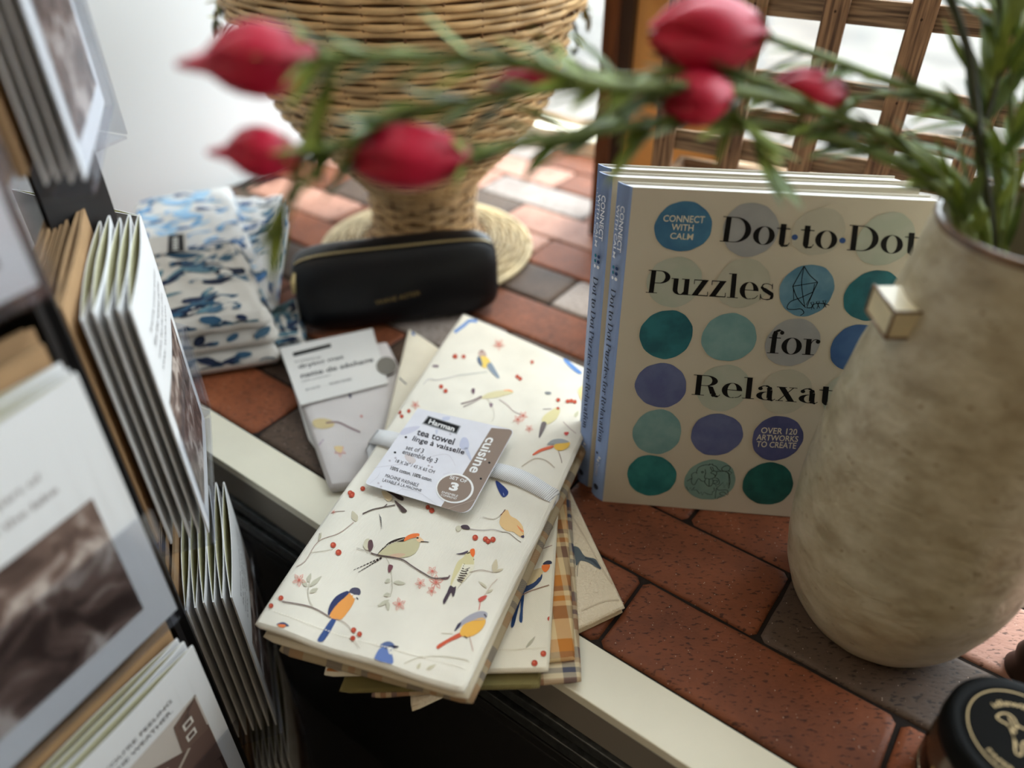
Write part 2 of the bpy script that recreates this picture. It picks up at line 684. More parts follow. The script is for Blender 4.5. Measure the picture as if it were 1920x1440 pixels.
# ================================================================== SETTING
brickA = brick_mat('brick_red', (138, 78, 48), (100, 55, 33))
brickB = brick_mat('brick_orange', (150, 84, 50), (116, 62, 36))
brickC = brick_mat('brick_grey', (92, 74, 60), (66, 50, 40))
brickD = brick_mat('brick_rose_glare', (192, 146, 128), (158, 112, 94))  # far brick, sky glare lightened into its colour; also one truly rosy brick
brickE = brick_mat('brick_ash_glare', (164, 154, 148), (134, 122, 116))  # grey far brick, the same sky glare mixed into its colour
mortar = mat('mortar_dark', (30, 21, 16), 0.95, bump=0.4, bscale=300)


def build_sill():
    b = MB()
    rnd = random.Random(5)
    pitch_b, pitch_a = 0.074, 0.1945
    nrow = 11
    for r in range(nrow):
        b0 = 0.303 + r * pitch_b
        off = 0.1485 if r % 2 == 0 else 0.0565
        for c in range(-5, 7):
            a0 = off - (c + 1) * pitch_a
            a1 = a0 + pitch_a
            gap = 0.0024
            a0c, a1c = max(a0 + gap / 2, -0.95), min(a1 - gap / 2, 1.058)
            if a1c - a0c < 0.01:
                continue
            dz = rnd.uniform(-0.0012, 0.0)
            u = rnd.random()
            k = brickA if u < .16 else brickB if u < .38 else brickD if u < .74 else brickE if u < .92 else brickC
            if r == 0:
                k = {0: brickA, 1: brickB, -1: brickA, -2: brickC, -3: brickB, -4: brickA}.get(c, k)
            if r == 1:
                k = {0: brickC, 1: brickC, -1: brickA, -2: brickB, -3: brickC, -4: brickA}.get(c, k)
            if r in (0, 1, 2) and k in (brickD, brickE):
                k = brickA  # random picks of the glare-lightened bricks stay in the far rows
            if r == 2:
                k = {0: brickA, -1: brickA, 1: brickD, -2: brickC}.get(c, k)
            sb0, sb1 = b0 + gap / 2, b0 + pitch_b - gap / 2
            # rounded, slightly worn arris
            rings = []
            for ins, zz in ((0, -0.05), (0, -0.004), (0.0008, -0.0018), (0.0026, -0.0004), (0.0055, 0.0)):
                pts = []
                seq = []
                N = 10
                x0, x1, y0, y1 = a0c + ins, a1c - ins, sb0 + ins, sb1 - ins
                rr = 0.004 + ins * 0.3
                for i in range(N):
                    seq.append((x0 + (x1 - x0) * (rr / (x1 - x0) + (1 - 2 * rr / (x1 - x0)) * i / (N - 1)), y0))
                for i in range(4):
                    seq.append((x1, y0 + rr + (y1 - y0 - 2 * rr) * i / 3))
                for i in range(N):
                    seq.append((x1 - rr - (x1 - x0 - 2 * rr) * i / (N - 1), y1))
                for i in range(4):
                    seq.append((x0, y1 - rr - (y1 - y0 - 2 * rr) * i / 3))
                for (x, y) in seq:
                    nz = mnoise.noise(Vector((x * 60 + r * 3, y * 60, c)))
                    j = 0.0009 * nz if zz > -0.03 else 0
                    p = AB(x + j, y + j * 0.7, zz + dz)
                    pts.append(p)
                rings.append(b.add(pts))
            n = 28
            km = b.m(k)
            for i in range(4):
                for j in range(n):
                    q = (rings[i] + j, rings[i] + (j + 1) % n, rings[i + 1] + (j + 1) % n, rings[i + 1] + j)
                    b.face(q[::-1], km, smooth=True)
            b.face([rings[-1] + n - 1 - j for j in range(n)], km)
    # mortar bed
    b.box(AB(-0.97, 0.302, -0.06), DA * 2.028, DB * (nrow * pitch_b + 0.002), (0, 0, 0.0565), mortar)
    me_o = struct(b, 'brick_sill')
    return me_o


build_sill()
BEND = 0.303 + 11 * 0.074 + 0.003     # 1.12

white_trim = mat('trim_cream', (232, 226, 205), 0.45, vary=0.05, vscale=12, bump=0.1, bscale=40)
t = MB()
t.box(AB(-0.97, 0.2607, -0.010), DA * 2.028, DB * 0.0405, (0, 0, 0.010), white_trim)
o = struct(t, 'trim_1')
bevel(o, 0.0008)
t = MB()
taupe = mat('trim_taupe', (128, 120, 110), 0.5)
t.box(AB(-0.97, 0.262, -0.047), DA * 2.028, DB * 0.03, (0, 0, 0.036), taupe)
struct(t, 'trim_2')
t = MB()
metal_dk = mat('baseboard_metal', (74, 76, 76), 0.42, metal=0.6, vary=0.35, vscale=160)
metal_bk = mat('baseboard_black', (22, 20, 19), 0.6)
z = -0.048
for i, (bb, hh, mm) in enumerate(((0.258, 0.012, metal_dk), (0.268, 0.007, metal_bk), (0.256, 0.014, metal_dk), (0.268, 0.008, metal_bk), (0.258, 0.012, metal_bk), (0.270, 0.010, metal_bk),
                                  (0.262, 0.012, metal_bk), (0.272, 0.3, metal_bk))):
    t.box(AB(-0.97, bb, z - hh), DA * 2.028, DB * (0.31 - bb), (0, 0, hh - 0.0004), mm)
    z -= hh
o = struct(t, 'baseboard_front')
bevel(o, 0.001)
t = MB()
t.box(AB(-0.97, 0.30, -0.75), DA * 2.028, DB * (BEND - 0.30), (0, 0, 0.685), mat('wall_dark', (40, 34, 30), 0.9))
struct(t, 'wall_front')

plaster = mat('wall_plaster', (226, 230, 232), 0.7, vary=0.02, vscale=3, bump=0.05, bscale=60)
t = MB()
t.box(AB(1.059, -1.8, -0.75), DA * 0.06, DB * 3.1, (0, 0, 2.75), plaster)
struct(t, 'wall_left')
t = MB()
t.box(AB(-1.86, -1.8, -0.75), DA * 0.06, DB * 3.0, (0, 0, 2.75), mat('wall_beige', (150, 132, 108), 0.85))
struct(t, 'wall_right')
t = MB()
t.box(AB(-1.86, -1.86, -0.75), DA * 2.98, DB * 0.06, (0, 0, 2.75), mat('wall_beige', (150, 132, 108), 0.85))
struct(t, 'wall_back')
t = MB()
t.box(AB(-1.86, -1.8, 2.0), DA * 2.98, DB * 2.97, (0, 0, 0.06), mat('ceiling_paint', (214, 208, 196), 0.9))
struct(t, 'ceiling')
t = MB()
t.box(AB(-1.86, -1.8, -0.80), DA * 2.98, DB * 2.2, (0, 0, 0.05), mat('floor_dark', (58, 50, 44), 0.7, vary=0.2, vscale=5))
struct(t, 'floor')

cream = mat('window_cream', (238, 230, 204), 0.5)
glass = bpy.data.materials.new('window_glass')
glass.use_nodes = True
gn = glass.node_tree
gn.nodes.clear()
go = gn.nodes.new('ShaderNodeOutputMaterial')
gm = gn.nodes.new('ShaderNodeMixShader')
gt = gn.nodes.new('ShaderNodeBsdfTransparent')
gg = gn.nodes.new('ShaderNodeBsdfGlossy')
gg.inputs['Roughness'].default_value = 0.02
gt.inputs['Color'].default_value = (0.95, 0.97, 0.97, 1)
gm.inputs['Fac'].default_value = 0.05
gn.links.new(gt.outputs[0], gm.inputs[1])
gn.links.new(gg.outputs[0], gm.inputs[2])
gn.links.new(gm.outputs[0], go.inputs['Surface'])
w1 = MB()
w1.box(AB(-1.8, BEND, -0.06), DA * 2.86, DB * 0.05, (0, 0, 0.085), cream)
w1.box(AB(-1.8, BEND + 0.01, 1.94), DA * 2.86, DB * 0.03, (0, 0, 0.06), cream)
w1o = struct(w1, 'window_1')
bevel(w1o, 0.003)
w2 = MB()
w2.box(AB(-1.8, BEND + 0.024, 0.020), DA * 2.86, DB * 0.004, (0, 0, 1.925), glass)
po = w2.build('pane', parent=w1o)

# street outside, seen through the glass
t = MB()
t.box(AB(-4.5, BEND + 0.3, -0.50), DA * 9.0, DB * 9.0, (0, 0, 0.05), mat('pavement', (112, 108, 102), 0.9, col2=(78, 76, 74), vscale=2.2))
struct(t, 'pavement')
t = MB()
t.box(AB(-1.8, BEND + 0.052, -0.50), DA * 2.86, DB * 0.25, (0, 0, 0.44), mat('outer_sill', (112, 88, 58), 0.8))
struct(t, 'trim_3')
t = MB()
for i in range(7):
    t.box(AB(-4.5 + 1.3 * i, BEND + 0.95, -0.45), DA * 1.28, DB * 0.14, (0, 0, 0.05), mat('kerb_stone', (92, 92, 92), 0.85, vary=0.2))
struct(t, 'kerb')

# ================================================================== BOOKS
BO = Vector((0.0794, 0.4736, 0))
EU = Vector((0.9935, -0.114, 0)).normalized()
LEAN = radians(4.6)
BK = Vector((0.114, 0.9935, 0)).normalized()
EV = (BK * sin(LEAN) + Vector((0, 0, 1)) * cos(LEAN)).normalized()
EN = EU.cross(EV).normalized()          # towards the reader
if EN.y > 0:
    EN = -EN
BWID, BHGT, BTH = 0.207, 0.281, 0.011
paper_cover = mat('book_cover_cream', (206, 200, 184), 0.35, vary=0.03, vscale=9, spec=0.5)
paper_white = mat('book_pages', (232, 232, 230), 0.8)
spine_blue = mat('book_spine_blue', (128, 150, 192), 0.35)


def book_pt(u, v, w, O, curve=0.0, skew=-0.010):
    """u along width, v up, w depth behind the front cover"""
    s = u / BWID
    bend = curve * (s * s)
    return O + EU * (u + skew * w / BTH) + EV * v - EN * (w + bend)


def make_book(O, label, curve, front_art):
    T = thing('puzzle_book', label, 'book', O, 'puzzle books standing on the brick sill')
    # front cover: thin curved sheet
    c = MB()
    ct = 0.0005

    def sheet(mb, w0, w1, material, u0=0.0, u1=BWID, v0=0.0, v1=BHGT, extra=0.0):
        k = mb.m(material)
        n = 10
        s = []
        for w in (w0, w1):
            s.append(mb.add([book_pt(u0 + (u1 - u0) * i / n, v, w + extra * (i / n) ** 2, O, curve) for v in (v0, v1) for i in range(n + 1)]))
        a, b2 = s
        for i in range(n):
            mb.face((a + i, a + i + 1, a + n + 1 + i + 1, a + n + 1 + i), k)
            mb.face((b2 + i + 1, b2 + i, b2 + n + 1 + i, b2 + n + 2 + i), k)
            mb.face((a + i + 1, a + i, b2 + i, b2 + i + 1), k)
            mb.face((a + n + 1 + i, a + n + 2 + i, b2 + n + 2 + i, b2 + n + 1 + i), k)
        mb.face((a, a + n + 1, b2 + n + 1, b2), k)
        mb.face((a + n, b2 + n, b2 + 2 * n + 1, a + 2 * n + 1), k)
    sheet(c, 0, ct, paper_cover)
    if front_art:
        front_art(c, lambda u, v: book_pt(u, v, -0.00035, O, curve))
    c.build('front_cover', T)
    p = MB()
    sheet(p, 0.0010, BTH - 0.0012, paper_white, u0=0.001, u1=BWID - 0.0015, v0=0.001, v1=BHGT - 0.0015)
    p.build('page_block', T)
    k = MB()
    sheet(k, BTH - ct, BTH, paper_cover, extra=0.0)
    k.build('back_cover', T)
    s = MB()
    # spine: rounded strip from the front hinge to the back hinge
    prof = []
    for i in range(7):
        tt = i / 6
        w = BTH * tt
        bul = 0.0016 * sin(pi * tt)
        prof.append((w, -bul))
    kk = s.m(spine_blue)
    ids = [s.add([book_pt(x, v, w, O, curve) for w, x in prof]) for v in (0, BHGT)]
    for i in range(6):
        s.face((ids[0] + i + 1, ids[0] + i, ids[1] + i, ids[1] + i + 1), kk, smooth=True)
    s.face([ids[1] + i for i in range(7)], kk)
    s.face([ids[0] + 6 - i for i in range(7)], kk)

    def sp(a, b2, lift=0.0005):
        """a: 0..1 from back hinge to front hinge, b2: height"""
        w = BTH * (1 - a)
        bul = 0.0016 * sin(pi * a) + lift
        p0 = book_pt(-bul, b2, w, O, curve)
        return p0 + EN * lift
    ink = flat((60, 66, 84))
    pale = flat((225, 230, 238))

    def sq(a0, a1, b0, b1):   # text running downwards: start at top b1 -> end b0 ; baseline at a0
        return [sp(a0, b1), sp(a0, b0), sp(a1, b0), sp(a1, b1)]
    put_text(s, 'CONNECT', sq(.52, .76, .232, .266), pale, 0.01)
    put_text(s, 'WITH CALM', sq(.20, .44, .226, .266), pale, 0.01)
    for i, (aa, cc) in enumerate(((.38, (40, 110, 130)), (.62, (40, 60, 100)))):
        for j in range(3):
            q = [sp(aa + .09 * cos(t2), .219 - j * .0042 + .0014 * sin(t2)) for t2 in [2 * pi * h / 10 for h in range(10)]]
            s.poly(q, flat(cc) if j < 2 else pale)
    polys, dots, wd = didone('Dot.to.Dot Puzzles for Relaxation')
    fn = quadmap(sq(.34, .70, .060, .202))
    put_polys(s, [[(a / wd, b2 / 1.04) for a, b2 in q] for q in polys], fn, ink)
    for j, aa in enumerate((.35, .6, .5)):
        s.poly([sp(aa + .1 * cos(t2), .048 - j * .0035 + .0013 * sin(t2)) for t2 in [2 * pi * h / 10 for h in range(10)]], pale if j else ink)
    put_text(s, 'Connect', sq(.35, .62, .024, .038), pale)
    s.poly([sp(.5 + .2 * cos(t2), .012 + .003 * sin(t2)) for t2 in [2 * pi * h / 14 for h in range(14)]], ink)
    s.build('spine', T)
    return T


def book_art(mb, fn):
    """printed dots and lettering; positions are read off the cover plane"""
    S = 2.117

    def cp(X, Y):
        q = plane_hit(1080 + X / S, 300 + Y / S, BO, EN)
        r = q - BO
        return r.dot(EU), r.dot(EV)

    def dotm(X, Y, rx, ry, col, col2, seed):
        rnd = random.Random(seed)
        cu, cv = cp(X, Y)
        ru = abs(cp(X + rx, Y)[0] - cu)
        rv = abs(cp(X, Y + ry)[1] - cv)
        m = mat('dot_%d' % seed, col, 0.45, col2=col2, vscale=70, coords='Object')
        pts = []
        ph = [rnd.uniform(0, 6.28) for _ in range(4)]
        for i in range(48):
            t2 = 2 * pi * i / 48
            k = 1 + .022 * sin(2 * t2 + ph[0]) + .015 * sin(3 * t2 + ph[1]) + .008 * sin(7 * t2 + ph[2]) + .006 * sin(13 * t2 + ph[3])
            pts.append(fn(cu + ru * k * cos(t2), cv + rv * k * sin(t2)))
        mb.poly(pts, m)
    teal, pteal, peri, blue, faint, grey, green = ((44, 120, 132), (28, 92, 106)), ((132, 172, 174), (112, 156, 160)), ((104, 116, 160), (88, 98, 146)), \
        ((72, 128, 164), (58, 108, 146)), ((184, 190, 178), (176, 186, 172)), ((166, 170, 172), (158, 162, 166)), ((36, 104, 100), (22, 82, 78))
    L = [(423, 265, 113, 100, blue), (690, 278, 113, 105, grey), (960, 285, 105, 95, ((192, 190, 176), (188, 186, 172))), (1225, 315, 115, 105, faint),
         (388, 485, 110, 98, faint), (660, 490, 108, 96, ((190, 190, 176), (184, 186, 170))), (913, 518, 111, 100, ((110, 152, 176), (84, 132, 160))),
         (1175, 540, 112, 102, teal), (356, 693, 104, 97, teal), (605, 705, 108, 96, pteal), (857, 725, 110, 93, grey), (1112, 745, 108, 90, ((70, 108, 160), (56, 94, 148))),
         (335, 895, 103, 87, peri), (580, 905, 104, 92, faint), (830, 920, 100, 90, ((192, 190, 176), (186, 186, 170))), (1075, 935, 100, 88, faint), (320, 1080, 99, 86, pteal),
         (556, 1090, 102, 84, peri), (797, 1105, 104, 86, ((86, 92, 140), (72, 80, 128))), (1035, 1120, 100, 84, pteal), (298, 1252, 99, 79, ((52, 138, 140), (34, 112, 118))),
         (530, 1270, 101, 80, ((130, 166, 160), (118, 156, 152))), (760, 1285, 102, 83, green), (1000, 1302, 100, 80, peri), (1235, 1318, 98, 80, teal), (1270, 1140, 98, 82, blue)]
    for i, (X, Y, rx, ry, c) in enumerate(L):
        dotm(X, Y, rx, ry, c[0], c[1], 100 + i)
    # artwork sits a hair above the dots
    base = fn

    def up(u, v):
        return base(u, v) + EN * 0.00012
    black = flat((22, 22, 24), 0.5)
    white = flat((222, 218, 200), 0.5)

    def qd(*c):
        pts = []
        for X, Y in c:
            pts.append(up(*cp(X, Y)))
        return pts

    def title(txt, bl, br, tr, tl, hmax):
        polys, dots, wd = didone(txt)
        f2 = quadmap(qd(bl, br, tr, tl))
        put_polys(mb, [[(a / wd, b / hmax) for a, b in p] for p in polys], f2, black)
        dm = flat((62, 92, 150), 0.5)
        for x, y, r in dots:
            mb.poly([f2((x + r * cos(t2)) / wd, (y + r * sin(t2)) / hmax) for t2 in [2 * pi * i / 20 for i in range(20)]], dm)
    title('Dot.to.Dot', (568, 322), (1356, 376), (1366, 276), (583, 222), 1.0)
    title('Puzzles', (275, 525), (783, 556), (790, 462), (287, 435), 1.0)
    title('for', (755, 765), (962, 774), (970, 684), (768, 674), 1.0)
    title('Relaxation', (457, 930), (1262, 988), (1270, 906), (466, 850), 1.0)
    for txt, q in (('CONNECT', ((343, 243), (507, 250), (511, 222), (347, 217))), ('WITH', ((376, 277), (463, 282), (466, 256), (379, 252))),
                   ('CALM', ((370, 312), (461, 317), (465, 292), (374, 287))), ('OVER 120', ((731, 1083), (874, 1090), (878, 1066), (735, 1059))),
                   ('ARTWORKS', ((713, 1110), (878, 1118), (882, 1095), (717, 1087))), ('TO CREATE', ((713, 1137), (870, 1145), (874, 1121), (717, 1114)))):
        put_text(mb, txt, qd(*q), white, 0.012)

    def line(pts, wpx=3.4, closed=False, sm=True):
        pts = [cp(X, Y) for X, Y in pts]
        if sm:
            pts = smooth2(pts, 5)
        for p in stroke2(pts, wpx / S * 0.00036):
            mb.poly([up(a, b) for a, b in p], black)
    # kite
    line([(903, 420), (880, 460), (858, 500)]); line([(903, 420), (925, 455), (957, 484)]); line([(858, 500), (957, 484)], 3, sm=False)
    line([(903, 420), (893, 490), (905, 580)], 3); line([(858, 500), (875, 545), (909, 585)]); line([(957, 484), (940, 520), (914, 582)]); line([(945, 490), (935, 530), (910, 575)], 2.5)
    line([(860, 498), (862, 555)], 2.5); line([(940, 522), (890, 545), (848, 562), (836, 588), (862, 592), (890, 590), (902, 605), (888, 616)])
    line([(912, 585), (930, 585), (945, 570), (975, 568), (1003, 575)])
    for cx in (936, 958, 984):
        cy = 578 - (cx - 936) * .12
        line([(cx - 7, cy - 14), (cx + 6, cy - 16), (cx - 4, cy + 14), (cx + 7, cy + 12), (cx - 7, cy - 14)], 2.6, sm=False)
    # shaggy dog line drawing (crop 12x at 1260,840)
    def dl(P, sm=True, w=2.6):
        line([((1260 + x / 12 - 1080) * S, (840 + y / 12 - 300) * S) for x, y in P], w, sm=sm)
    dl([(540, 545), (570, 450), (650, 395), (760, 370), (830, 375), (830, 350), (870, 360), (905, 350), (910, 380), (980, 405), (1030, 475), (1085, 505), (1050, 520), (1000, 510)])
    dl([(555, 570), (520, 540), (460, 560), (430, 600), (440, 660), (425, 740), (450, 800), (490, 820), (530, 770), (560, 710), (600, 680), (650, 730), (720, 745)])
    dl([(330, 735), (430, 675)], False)
    dl([(650, 530), (680, 515), (700, 540), (670, 555), (650, 530)]); dl([(735, 470), (745, 560), (720, 650), (750, 690)])
    dl([(745, 665), (850, 690), (960, 640), (930, 580), (870, 560), (880, 530), (940, 510), (1000, 540), (960, 640)])
    dl([(750, 690), (725, 750), (760, 810), (825, 855), (890, 820), (915, 750), (905, 690)]); dl([(825, 690), (825, 855)], False)
    dl([(850, 425), (900, 420), (930, 500), (890, 500), (850, 425)], False)
    dl([(960, 660), (1030, 690), (1055, 770), (1020, 815), (920, 790), (1000, 770), (1010, 730), (950, 720), (920, 740)])
    dl([(310, 860), (365, 955), (400, 880), (430, 950), (495, 870), (475, 940), (540, 935), (610, 1020), (645, 980), (670, 1055), (715, 985), (780, 1025), (895, 1045), (900, 980), (945, 950), (935, 880)], False)
    dl([(970, 830), (1010, 880), (1140, 765), (1160, 885), (1225, 770), (1260, 910), (1300, 740), (1280, 590)], False)
    dl([(1085, 520), (1180, 515), (1250, 560), (1270, 640), (1275, 880)])
    dl([(1115, 440), (1190, 395), (1270, 395), (1300, 440), (1250, 510), (1120, 500), (1115, 440)]); dl([(1260, 500), (1340, 550), (1300, 590), (1240, 540)], False)
    dl([(960, 1130), (990, 900), (1040, 940), (1230, 940), (1240, 1050), (1150, 980), (1060, 1010), (1110, 1060), (1190, 1075)]); dl([(1000, 1140), (1050, 1090), (1110, 1100)])


make_book(BO, 'cream paperback with coloured watercolour dots in full view, front book behind the vase', 0.0, book_art)


def plain_art(mb, fn):
    for i in range(3):
        for j in range(6):
            if (i * 7 + j * 3) % 4 == 3:
                continue
            cc = [(72, 128, 164), (132, 172, 174), (104, 116, 160), (44, 120, 132)][(i + j) % 4]
            mb.poly([fn(.03 + .05 * i + .019 * cos(t2), .24 - .043 * j + .017 * sin(t2)) for t2 in [2 * pi * h / 24 for h in range(24)]], flat(cc))


B2 = Vector((0.0794, 0.4736, 0)) - EU * 0.0135 + BK * 0.0165
make_book(B2, 'cream paperback standing second from the front, blue spine showing left of the dotted cover', 0.004, plain_art)
B3 = B2 + BK * 0.0145 - EU * 0.001
make_book(B3 + Vector((0, 0, 0)), 'hindmost of three cream paperbacks, only its top edge and spine corner showing', 0.001, None)

# ================================================================== VASE
VC = Vector((0.2744, 0.3618, 0))
VZ = 0.3156


def vase_mat():
    m = bpy.data.materials.new('glazed_stoneware')
    m.use_nodes = True
    nt = m.node_tree
    b = nt.nodes['Principled BSDF']
    b.inputs['Roughness'].default_value = 0.34
    b.inputs['Coat Weight'].default_value = 0.25
    b.inputs['Coat Roughness'].default_value = 0.25
    tc = nt.nodes.new('ShaderNodeTexCoord')
    mp = nt.nodes.new('ShaderNodeMapping')
    mp.inputs['Scale'].default_value = (1, 1, 1.7)
    nt.links.new(tc.outputs['Object'], mp.inputs['Vector'])
    n = nt.nodes.new('ShaderNodeTexNoise')
    n.inputs['Scale'].default_value = 34
    n.inputs['Detail'].default_value = 9
    n.inputs['Roughness'].default_value = 0.62
    nt.links.new(mp.outputs['Vector'], n.inputs['Vector'])
    r = nt.nodes.new('ShaderNodeValToRGB')
    e = r.color_ramp.elements
    e[0].position = 0.30
    e[0].color = (*srgb((140, 126, 100)), 1)
    e[1].position = 0.68
    e[1].color = (*srgb((184, 174, 150)), 1)
    k = e.new(0.48)
    k.color = (*srgb((166, 154, 128)), 1)
    nt.links.new(n.outputs['Fac'], r.inputs['Fac'])
    # small brown pits
    v = nt.nodes.new('ShaderNodeTexNoise')
    v.inputs['Scale'].default_value = 150
    v.inputs['Detail'].default_value = 2
    nt.links.new(mp.outputs['Vector'], v.inputs['Vector'])
    r2 = nt.nodes.new('ShaderNodeValToRGB')
    r2.color_ramp.elements[0].position = 0.27
    r2.color_ramp.elements[1].position = 0.32
    r2.color_ramp.elements[0].color = (0.45, 0.36, 0.25, 1)
    r2.color_ramp.elements[1].color = (1, 1, 1, 1)
    nt.links.new(v.outputs['Fac'], r2.inputs['Fac'])
    mx = nt.nodes.new('ShaderNodeMix')
    mx.data_type = 'RGBA'
    mx.blend_type = 'MULTIPLY'
    mx.inputs['Factor'].default_value = 0.8
    nt.links.new(r.outputs['Color'], mx.inputs['A'])
    nt.links.new(r2.outputs['Color'], mx.inputs['B'])
    nt.links.new(mx.outputs['Result'], b.inputs['Base Color'])
    n4 = nt.nodes.new('ShaderNodeTexNoise')
    n4.inputs['Scale'].default_value = 55
    n4.inputs['Detail'].default_value = 3
    n4.inputs['Distortion'].default_value = 0.6
    nt.links.new(mp.outputs['Vector'], n4.inputs['Vector'])
    bp = nt.nodes.new('ShaderNodeBump')
    bp.inputs['Strength'].default_value = 0.85
    bp.inputs['Distance'].default_value = 0.0022
    nt.links.new(n4.outputs['Fac'], bp.inputs['Height'])
    nt.links.new(bp.outputs['Normal'], b.inputs['Normal'])
    return m


vmat = vase_mat()
rimm = mat('glaze_brown', (112, 84, 60), 0.3, vary=0.4, vscale=60, coat=0.5)
V = thing('ceramic_vase', 'tall cream glazed stoneware vase with square lug, holding pink bud stems', 'vase', VC)
kn = [0, .03, .08, .16, .27, .4, .55, .7, .85, 1.0]
kr = [.0475, .0565, .0651, .0726, .0774, .0776, .0742, .0680, .0595, .0527]
prof = smooth2(list(zip(kr, [k * VZ for k in kn])), 6)
v = MB()


def handmade(r, zz, t2):
    d = mnoise.noise(Vector((cos(t2) * 3.2, sin(t2) * 3.2, zz * 55))) * 0.0007 + mnoise.noise(Vector((cos(t2) * 1.5, sin(t2) * 1.5, zz * 14))) * 0.0012
    return r + d, zz


v.lathe([(0.001, 0.001), (.030, 0.001), (.044, .0012)] + prof[1:] + [(.0527, VZ)], vmat, 96, VC, fn=handmade)
v.lathe([(.0500, VZ - 0.002), (.0490, VZ - .02), (.054, VZ - .08), (.060, VZ - .15), (.055, VZ - .25), (.001, VZ - .29)], mat('vase_inside', (150, 140, 120), 0.5), 64, VC)
v.build('body', V)
rm = MB()
rm.lathe([(.0529, VZ - .0028), (.0536, VZ - .001), (.0530, VZ + .0012), (.0515, VZ + .002), (.0500, VZ + .0010), (.0497, VZ - .002)], rimm, 96, VC)
rm.build('rim', V)
for sx, nm in ((-1, 'lug'), (1, 'lug')):
    l = MB()
    x0 = VC.x + sx * 0.0715
    x1 = VC.x + sx * 0.050
    lm = mat('lug_glaze', (214, 200, 164), 0.28, vary=0.15, vscale=40, coat=0.4)
    l.box((min(x0, x1), 0.3475, 0.2565), (abs(x0 - x1), 0, 0), (0, 0.029, 0), (0, 0, 0.0165), lm)
    lo = l.build(nm, V)
    bevel(lo, 0.0012, 3)
    l2 = MB()
    # brown glaze breaking along the arrises
    e = 0.0009
    X = x0
    cs = [(X, 0.3475, 0.2565), (X, 0.3765, 0.2565), (X, 0.3765, 0.273), (X, 0.3475, 0.273)]
    for i in range(4):
        l2.tube([cs[i], cs[(i + 1) % 4]], e, rimm, 6)
    for zz in (0.2565, 0.273):
        l2.tube([(X, 0.3475, zz), (x1 - sx * -.004, 0.3475, zz)], e, rimm, 6)
    l2.build('glaze_edge', lo)

# ================================================================== BUD STEMS
leafm = mat('leaf_green', (132, 150, 66), 0.5, vary=0.35, vscale=60)
leafd = mat('leaf_dark', (88, 108, 50), 0.5, vary=0.35, vscale=60)
stemm = mat('stem_green', (112, 126, 66), 0.6, vary=0.3, vscale=80)
stemd = mat('stem_dark', (52, 54, 34), 0.6, vary=0.3, vscale=80)
budm = mat('bud_pink', (188, 20, 58), 0.45, vary=0.18, vscale=45)
budt = mat('bud_tip_pink', (216, 96, 120), 0.5)


def leaf(mb, p, d, ln, wd, material, up=Vector((0, 0, 1)), curl=0.2):
    d = d.normalized()
    s = d.cross(up)
    if s.length < .01:
        s = d.cross(Vector((1, 0, 0)))
    s.normalize()
    n = s.cross(d)
    K = 6
    k = mb.m(material)
    ids = []
    for i in range(K + 1):
        t2 = i / K
        w = wd * sin(pi * min(1, t2 * .93 + .07)) ** .8 * (1 - .3 * t2)
        c = p + d * ln * t2 - n * curl * ln * t2 * t2
        ids.append(mb.add([c - s * w / 2, c + n * w * .22 * -1, c + s * w / 2]))
    for i in range(K):
        a, b = ids[i], ids[i + 1]
        mb.face((a, a + 1, b + 1, b), k, smooth=True)
        mb.face((a + 1, a + 2, b + 2, b + 1), k, smooth=True)


def bud(parent, p, d, ln, rad, seed, tip=True):
    d = d.normalized()
    q = d.to_track_quat('Z', 'Y').to_matrix()
    rnd = random.Random(seed)
    b = MB()
    n = 28
    # overlapping wrapped petals
    for pe in range(5):
        ph = pe * 2 * pi / 5 + rnd.uniform(-.2, .2)

        def fn(u, v2, ph=ph, pe=pe):
            zz = v2
            ang = ph + (u - .5) * 2.1 * (1 - .25 * v2) + v2 * 1.0
            r = rad * (sin(pi * (zz * .86 + .06)) ** .75) * (1 + .05 * pe / 5 + .05 * cos((u - .5) * 6))
            if zz > .8:
                r *= 1 - (zz - .8) * 2.2
            return p + q @ Vector((r * cos(ang), r * sin(ang), ln * (zz * (1 - .25 * (abs(u - .5) * 2) ** 2 * v2))))
        b.grid(fn, 10, 12, budm)
    b.lathe([(0.2 * rad, 0.0), (.72 * rad, .15 * ln), (.9 * rad, .4 * ln), (.75 * rad, .65 * ln), (.3 * rad, .88 * ln), (.02 * rad, .96 * ln)], budm, 16, (0, 0, 0))
    # move the inner core to its place
    cnt = 6 * 16
    for i in range(len(b.v) - cnt, len(b.v)):
        b.v[i] = tuple(p + q @ Vector(b.v[i]))
    if tip:
        side = q @ Vector((1, 0, 0))
        pts = [p + d * ln * .82, p + d * ln * 1.0 + side * rad * .1, p + d * ln * 1.18 + side * rad * .1]
        b.tube(pts, [rad * .42, rad * .26, rad * .10], budt, 10)
    bo = b.build('bud', parent)
    s = MB()
    for i in range(6):
        a = i * pi / 3 + rnd.uniform(-.3, .3)
        dd = (q @ Vector((cos(a) * .75, sin(a) * .75, .8))).normalized()
        leaf(s, p - d * ln * .06, dd, ln * .42, rad * .42, leafm, up=q @ Vector((cos(a), sin(a), -.3)), curl=-.25)
    s.lathe([(.0015, 0), (.18 * rad, .03 * ln)], stemm, 8, p)
    s.build('sepals', bo)


def stem_path(P, sub=6):
    pts = [tuple(dp(*p)) for p in P]
    return [Vector(p) for p in smooth2(pts, sub)]


